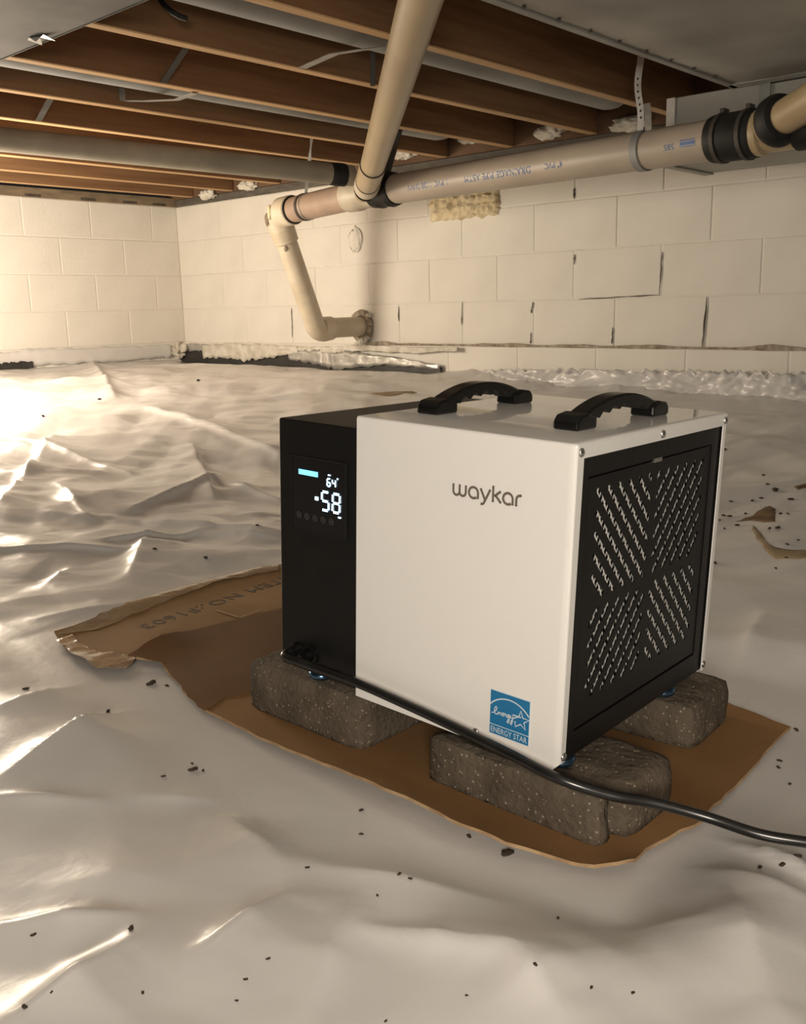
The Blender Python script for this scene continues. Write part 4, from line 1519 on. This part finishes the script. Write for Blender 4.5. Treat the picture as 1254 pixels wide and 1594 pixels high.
# star (open where the script ends)
cx_, cz_ = 0.0395, 0.0262
st_pts = []
for k in range(10):
    a = math.radians(90 - 36 * k)
    r = 0.0108 if k % 2 == 0 else 0.0043
    st_pts.append((cx_ + r * math.cos(a), cz_ + r * math.sin(a)))
order = st_pts[8:] + st_pts[:7]
P.append([(order[0][0] + 0.0, order[0][1])] + order[1:] + [(order[-1][0] - 0.0005, order[-1][1] + 0.006)])
# script word, one continuous line
scr = [(0.0015, 0.0245), (0.0045, 0.0252), (0.0078, 0.0280), (0.0085, 0.0300), (0.0072, 0.0310), (0.0055, 0.0290), (0.0052, 0.0262), (0.0065, 0.0243), (0.0085, 0.0245),
       (0.0100, 0.0262), (0.0105, 0.0275), (0.0106, 0.0245), (0.0120, 0.0268), (0.0133, 0.0270), (0.0135, 0.0248), (0.0148, 0.0250),
       (0.0165, 0.0265), (0.0166, 0.0276), (0.0153, 0.0270), (0.0153, 0.0252), (0.0168, 0.0246), (0.0182, 0.0262), (0.0186, 0.0278), (0.0190, 0.0270), (0.0203, 0.0270), (0.0202, 0.0250), (0.0212, 0.0247),
       (0.0228, 0.0262), (0.0240, 0.0276), (0.0228, 0.0276), (0.0218, 0.0262), (0.0224, 0.0248), (0.0240, 0.0262), (0.0243, 0.0274), (0.0238, 0.0225), (0.0224, 0.0200), (0.0212, 0.0208), (0.0225, 0.0232), (0.0248, 0.0252),
       (0.0257, 0.0276), (0.0258, 0.0256), (0.0270, 0.0252), (0.0283, 0.0278), (0.0280, 0.0230), (0.0266, 0.0196), (0.0253, 0.0204), (0.0268, 0.0235), (0.0295, 0.0262), (0.0345, 0.0282), (0.0385, 0.0288)]
P2 = [[(a * 1.02 + 0.001, 0.0255 + (b - 0.0255) * 1.35) for a, b in scr]]
on_front(strokes(P, 0.0014, 0.0001), sx0, sz0, 'arc_and_star', 'sticker_white', stk, y=-0.0009)
on_front(strokes(P2, 0.0011, 0.00012), sx0, sz0, 'script_word', 'sticker_white', stk, y=-0.0010)
tv, tf = text_mesh('ENERGY STAR', 0.0088, 0.0)
xs = [q[0] for q in tv]
kx = 0.0455 / (max(xs) - min(xs))
tb = MB().add([((q[0] - min(xs)) * kx, q[1] * 1.05, 0.0001) for q in tv], tf)
on_front(tb, sx0 + 0.0026, sz0 + 0.0028, 'sticker_text', 'sticker_white', stk, y=-0.0009)

# display on the black end
v, f = plate([(-0.3912, 0.1898), (-0.3008, 0.1910), (-0.3005, 0.2805), (-0.3912, 0.2800)], [], 0.0016)
scrn = MB().add([(x, 0.0008 + z, y) for x, y, z in v], f).build('display', 'black_gloss', deh)
scrn['label'] = 'glossy black display with lit digits'
v, f = plate([(-0.3922, 0.1888), (-0.2998, 0.1900), (-0.2995, 0.2815), (-0.3922, 0.2810)], [[(-0.3908, 0.1902), (-0.3012, 0.1914), (-0.3009, 0.2801), (-0.3908, 0.2796)]], 0.0022)
MB().add([(x, 0.0002 + z, y) for x, y, z in v], f).build('display_rim', 'void', scrn)


def seg7(ch):
    M_ = {'5': 'afgcd', '8': 'abcdefg', '6': 'afgcde', '4': 'fgbc'}
    S = {'a': ((0.12, 2), (0.88, 2)), 'b': ((1, 1.88), (1, 1.12)), 'c': ((1, 0.88), (1, 0.12)), 'd': ((0.12, 0), (0.88, 0)),
         'e': ((0, 0.88), (0, 0.12)), 'f': ((0, 1.88), (0, 1.12)), 'g': ((0.12, 1), (0.88, 1))}
    return [S[k] for k in M_[ch]]


def digits(s, x0, z0, w, h, gap, sw, name):
    for i, ch in enumerate(s):
        pp = [[(a * w + b * 0.02 * w, b * h / 2) for a, b in sg] for sg in seg7(ch)]
        o = on_front(strokes(pp, sw, 0.0001), x0 + i * (w + gap), z0, 'digit', 'led', scrn, y=-0.0009)


digits('58', -0.3393, 0.2212, 0.0115, 0.0222, 0.0065, 0.0030, 'digit')
digits('64', -0.3302, 0.2512, 0.0052, 0.0090, 0.0033, 0.0018, 'digit')
MB().box((-0.3782, -0.0012, 0.2593), (-0.3460, -0.0004, 0.2655)).build('indicator_bar', 'led_bar', scrn)
MB().box((-0.3505, -0.0012, 0.2312), (-0.3455, -0.0004, 0.2355)).build('indicator_dot', 'led', scrn)
MB().box((-0.3285, -0.0012, 0.2637), (-0.3250, -0.0004, 0.2652)).build('indicator_dot', 'led', scrn)
MB().box((-0.3140, -0.0012, 0.2608), (-0.3125, -0.0004, 0.2625)).build('indicator_dot', 'led', scrn)
MB().box((-0.3120, -0.0012, 0.2152), (-0.3080, -0.0004, 0.2170)).build('indicator_dot', 'led', scrn)
for i in range(5):
    on_front(strokes([arc(0, 0, 0.0036, 0, 360, 14), arc(0, 0, 0.0013, 0, 360, 8)], 0.0006, 0.0001), -0.3783 + 0.0138 * i, 0.2088, 'touch_icon', 'icon', scrn, y=-0.0009)


# carry handles
def handle(name, xc, y0, y1, parent):
    e = bpy.data.objects.new(name, None)
    COL.objects.link(e)
    e.parent = parent
    e.location = (xc, 0, H)
    Lh = y1 - y0
    n = 48
    vs, fs = [], []
    w = 0.0115
    prof = []
    for i in range(n + 1):
        t = i / n
        y = y0 + 0.018 + (Lh - 0.036) * t
        top = 0.013 + 0.0185 * math.sin(math.pi * t) ** 0.75
        bot = top - 0.0125 - 0.001 * math.sin(math.pi * t)
        if 0.18 < t < 0.82:
            bot -= 0.0028 * (1 + math.cos((t - 0.18) / 0.64 * 2 * math.pi * 5)) - 0.0032
        prof.append((y, top, bot))
    for y, tp_, bt in prof:
        b2 = 0.0025
        ring = [(-w, bt), (w, bt), (w, tp_ - b2), (w - b2, tp_), (-w + b2, tp_), (-w, tp_ - b2)]
        vs += [(a, y, b) for a, b in ring]
    for i in range(n):
        for k in range(6):
            k2 = (k + 1) % 6
            fs.append((i * 6 + k, i * 6 + k2, i * 6 + 6 + k2, i * 6 + 6 + k))
    fs.append((5, 4, 3, 2, 1, 0))
    fs.append(tuple(n * 6 + k for k in range(6)))
    MB().add(vs, fs).build('grip', 'black_plastic', e, smooth=True, auto=0.6)
    for (a, b, s_) in ((y0, y0 + 0.040, 1), (y1 - 0.040, y1, -1)):
        mbx = MB()
        ww = 0.0150
        lo_y, hi_y = (a, b) if s_ > 0 else (b, a)
        pts = [(lo_y, 0.0), (lo_y, 0.009), (lo_y + s_ * 0.006, 0.0155), (lo_y + s_ * 0.022, 0.0175), (hi_y, 0.0120), (hi_y, 0.0)]
        vv = [(-ww, y, z) for y, z in pts] + [(ww, y, z) for y, z in pts]
        ff = [tuple(range(6)), tuple(range(11, 5, -1))] + [(i, i + 6, (i + 1) % 6 + 6, (i + 1) % 6) for i in range(6)]
        mbx.add(vv, ff)
        mbx.build('mount', 'black_plastic', e, bevel=0.0025, seg=2)
    return e


handle('handle', -0.238, 0.068, 0.268, deh)
handle('handle', -0.057, 0.072, 0.282, deh)

# feet
for (x_, y_) in ((-0.022, 0.038), (-0.022, 0.280), (-0.372, 0.030), (-0.372, 0.310)):
    fo = MB().lathe((x_, y_, -0.0100), (x_, y_, 0.02), [(0, 0.0125), (0.0015, 0.0160), (0.006, 0.0168), (0.009, 0.015), (0.0105, 0.008), (0.018, 0.006)], 24).build('foot', 'blue_zinc', deh, smooth=True, auto=1.2)
    MB().lathe((x_, y_, -0.0112), (x_, y_, 0.0), [(0, 0.012), (0.0022, 0.0135)], 20).build('foot_pad', 'rubber', fo)
# drain port and cord gland on the black end
MB().lathe((-0.3617, 0.001, 0.0315), (-0.3617, -0.05, 0.0315), [(0, 0.013), (0.003, 0.013), (0.004, 0.009), (0.014, 0.009), (0.015, 0.006), (0.0155, 0.0)], 20).build('drain_port', 'black_plastic', deh, smooth=True)
gl = MB().lathe((-0.3850, 0.001, 0.0325), (-0.3850, -0.05, 0.0325), [(0, 0.009), (0.003, 0.009), (0.006, 0.0072), (0.014, 0.0066), (0.0145, 0.004)], 20).build('cord_gland', 'black_plastic', deh, smooth=True)

# power cord: leaves the gland, hangs along the front, then runs off to the right
INV = MX.inverted()
wp = [MX @ Vector(q) for q in ((-0.3850, -0.008, 0.0325), (-0.3848, -0.020, 0.0322), (-0.376, -0.0265, 0.0318), (-0.345, -0.0245, 0.0310), (-0.2667, -0.020, 0.0287), (-0.19, -0.019, 0.0240), (-0.1246, -0.019, 0.0192), (-0.0409, -0.020, 0.0120), (0.0129, -0.021, 0.0071))]
wp += [Vector(at(*q, z=z)) for q, z in (((950, 1238), 0.069), ((1020, 1250), 0.062), ((1100, 1272), 0.052), ((1180, 1298), 0.046), ((1254, 1311), 0.044))]
last = wp[-1]
wp += [last + Vector((0.06, 0.035, -0.004)), last + Vector((0.16, 0.10, -0.012)), last + Vector((0.32, 0.16, -0.018)), last + Vector((0.6, 0.2, -0.02))]


def catmull(P, k=8):
    out = []
    for i in range(len(P) - 1):
        p0, p1, p2, p3 = P[max(i - 1, 0)], P[i], P[i + 1], P[min(i + 2, len(P) - 1)]
        for j in range(k):
            t = j / k
            out.append(0.5 * ((2 * p1) + (p2 - p0) * t + (2 * p0 - 5 * p1 + 4 * p2 - p3) * t * t + (3 * p1 - p0 - 3 * p2 + p3) * t ** 3))
    out.append(P[-1])
    return out


path = [INV @ p for p in catmull(wp)]
MB().tube(path, 0.0054, 14).build('power_cord', 'cord', deh, smooth=True)['label'] = 'black power cord running off to the right'

# ------------------------------------------------------------------ mud and crumbs on the sheet
def decal(name, outline, mat, label, cat, lift=0.003, jag=0.006):
    pts3 = [on_floor(*q) for q in outline]
    c = np.mean(pts3, axis=0)
    bm = bmesh.new()
    dense = []
    for a, b in zip(pts3, pts3[1:] + pts3[:1]):
        k = max(2, int(np.linalg.norm(b - a) / 0.012))
        for i in range(k):
            p = a + (b - a) * i / k
            dense.append((p[0] + jag * float(perlin(p[0] * 40, p[1] * 40)), p[1] + jag * float(perlin(p[0] * 40 + 7, p[1] * 40))))
    vs = [bm.verts.new((x, y, 0)) for x, y in dense]
    bm.faces.new(vs)
    xs = [p[0] for p in dense]
    ys = [p[1] for p in dense]
    for ax, lo, hi in ((0, min(xs), max(xs)), (1, min(ys), max(ys))):
        t = lo + 0.012
        while t < hi:
            bmesh.ops.bisect_plane(bm, geom=bm.verts[:] + bm.edges[:] + bm.faces[:], plane_co=(t, 0, 0) if ax == 0 else (0, t, 0), plane_no=(1, 0, 0) if ax == 0 else (0, 1, 0))
            t += 0.012
    bmesh.ops.recalc_face_normals(bm, faces=bm.faces)
    for f in bm.faces:
        if f.normal.z < 0:
            f.normal_flip()
        f.smooth = True
    for v in bm.verts:
        bd_ = 0.0 if any(e.is_boundary for e in v.link_edges) else 1.0
        v.co.z = fz(v.co.x, v.co.y) + lift * (0.35 + 0.65 * bd_)
        v.co -= Vector(c)
    ext = bmesh.ops.extrude_face_region(bm, geom=bm.faces[:])
    for v in ext['geom']:
        if isinstance(v, bmesh.types.BMVert):
            v.co.z -= 0.006
    bmesh.ops.recalc_face_normals(bm, faces=bm.faces)
    m_ = bpy.data.meshes.new(name)
    bm.to_mesh(m_)
    bm.free()
    o = link_mesh(name, m_, mat)
    o.location = c
    return tag(o, label, cat)


decal('mud_patch', [(1146, 812), (1172, 803), (1196, 788), (1206, 792), (1206, 812), (1190, 813), (1170, 810)], 'mud', 'brown mud showing in a torn triangle of the sheet, right of the grille', 'mud')
decal('silt_streak', [(1168, 818), (1178, 824), (1190, 843), (1205, 852), (1235, 857), (1262, 856), (1262, 868), (1230, 870), (1205, 870), (1190, 858), (1176, 838)], 'mud_pale', 'pale brown silt streak on the sheet at the right edge', 'mud')
decal('silt_streak', [(1236, 757), (1262, 750), (1262, 756), (1240, 762)], 'mud', 'small dark silt streak at the right edge above the larger one', 'mud')

decal('rust_stain', [(572, 613), (600, 610), (640, 609), (648, 611), (620, 615), (598, 617)], 'mud_pale', 'faint rusty stain on the sheet behind the black top of the dehumidifier', 'stain', lift=0.0012, jag=0.012)

CR = lump('dirt_crumb', (0, 0, 0.35), (1.0, 0.7, 0.45), 'crumb', 4.4, None, 0.7, 2)
spots = [(790, 1330, 9), (730, 1303, 4), (562, 1262, 3.5), (562, 1299, 3), (621, 1361, 3.5), (638, 1368, 3), (587, 1394, 2.5), (478, 1351, 3), (833, 1502, 3.5),
         (868, 1430, 3), (920, 1538, 3), (985, 1546, 3), (832, 1502, 2.5), (600, 1590, 2.5), (726, 1550, 2.2), (235, 1065, 7), (260, 1068, 3), (168, 1108, 4), (40, 1073, 4),
         (254, 1209, 3), (300, 1199, 6), (316, 1200, 3), (299, 1189, 2.5), (52, 1456, 4), (204, 1446, 5.5), (38, 1568, 5), (222, 1546, 3), (382, 1525, 3), (417, 1493, 3), (368, 1558, 2.5),
         (80, 1545, 2.5), (1241, 1333, 5), (1217, 1347, 5), (1182, 1351, 4), (1213, 1185, 3.5), (1211, 1195, 3.5), (1229, 1221, 3), (1239, 1137, 4), (1112, 877, 4), (1224, 869, 3), (1207, 885, 2.5),
         (1206, 764, 6), (1230, 778, 4), (1170, 780, 3), (1184, 776, 3), (1135, 804, 3), (1126, 803, 3), (1147, 818, 3), (1127, 823, 2.5), (1210, 822, 4), (1197, 823, 3), (1214, 800, 3), (1226, 800, 2.5),
         (1225, 848, 3), (1242, 841, 2.5), (1160, 800, 3), (1120, 810, 2.5), (1137, 781, 2.5), (1194, 754, 2.5), (1188, 740, 2.5), (1128, 700, 3), (320, 869, 4), (241, 855, 3), (400, 818, 3), (308, 593, 3.5), (67, 648, 3), (155, 622, 3)]
first = True
for i, (px, py, s_) in enumerate(spots):
    p = on_floor(px, py)
    dep = float((p - CAM) @ F_)
    o = CR if first else CR.copy()
    if not first:
        COL.objects.link(o)
    first = False
    r = s_ * dep / FPX * 1.15
    o.location = (p[0], p[1], fz(p[0], p[1]))
    o.scale = (r, r, r * 0.8)
    o.rotation_euler = (0, 0, random.uniform(0, 6.28))
    special = {(790, 1330): 'largest dark crumb, beside the front edge of the cardboard', (235, 1065): 'long dark crumb below the taped corner of the cardboard flap',
               (300, 1199): 'flat dark crumb on the sheet left of the cardboard front edge', (204, 1446): 'dark crumb at the tip of a shiny fold, lower left',
               (38, 1568): 'dark crumb nearest the lower left corner of the picture', (1206, 764): 'dark crumb just above the brown mud triangle'}
    if (px, py) in special:
        tag(o, special[(px, py)], 'dirt', 'dirt crumbs scattered over the sheet')
    else:
        tag(o, 'small dark crumb of dirt lying on the white plastic sheet', 'dirt', 'dirt crumbs scattered over the sheet')
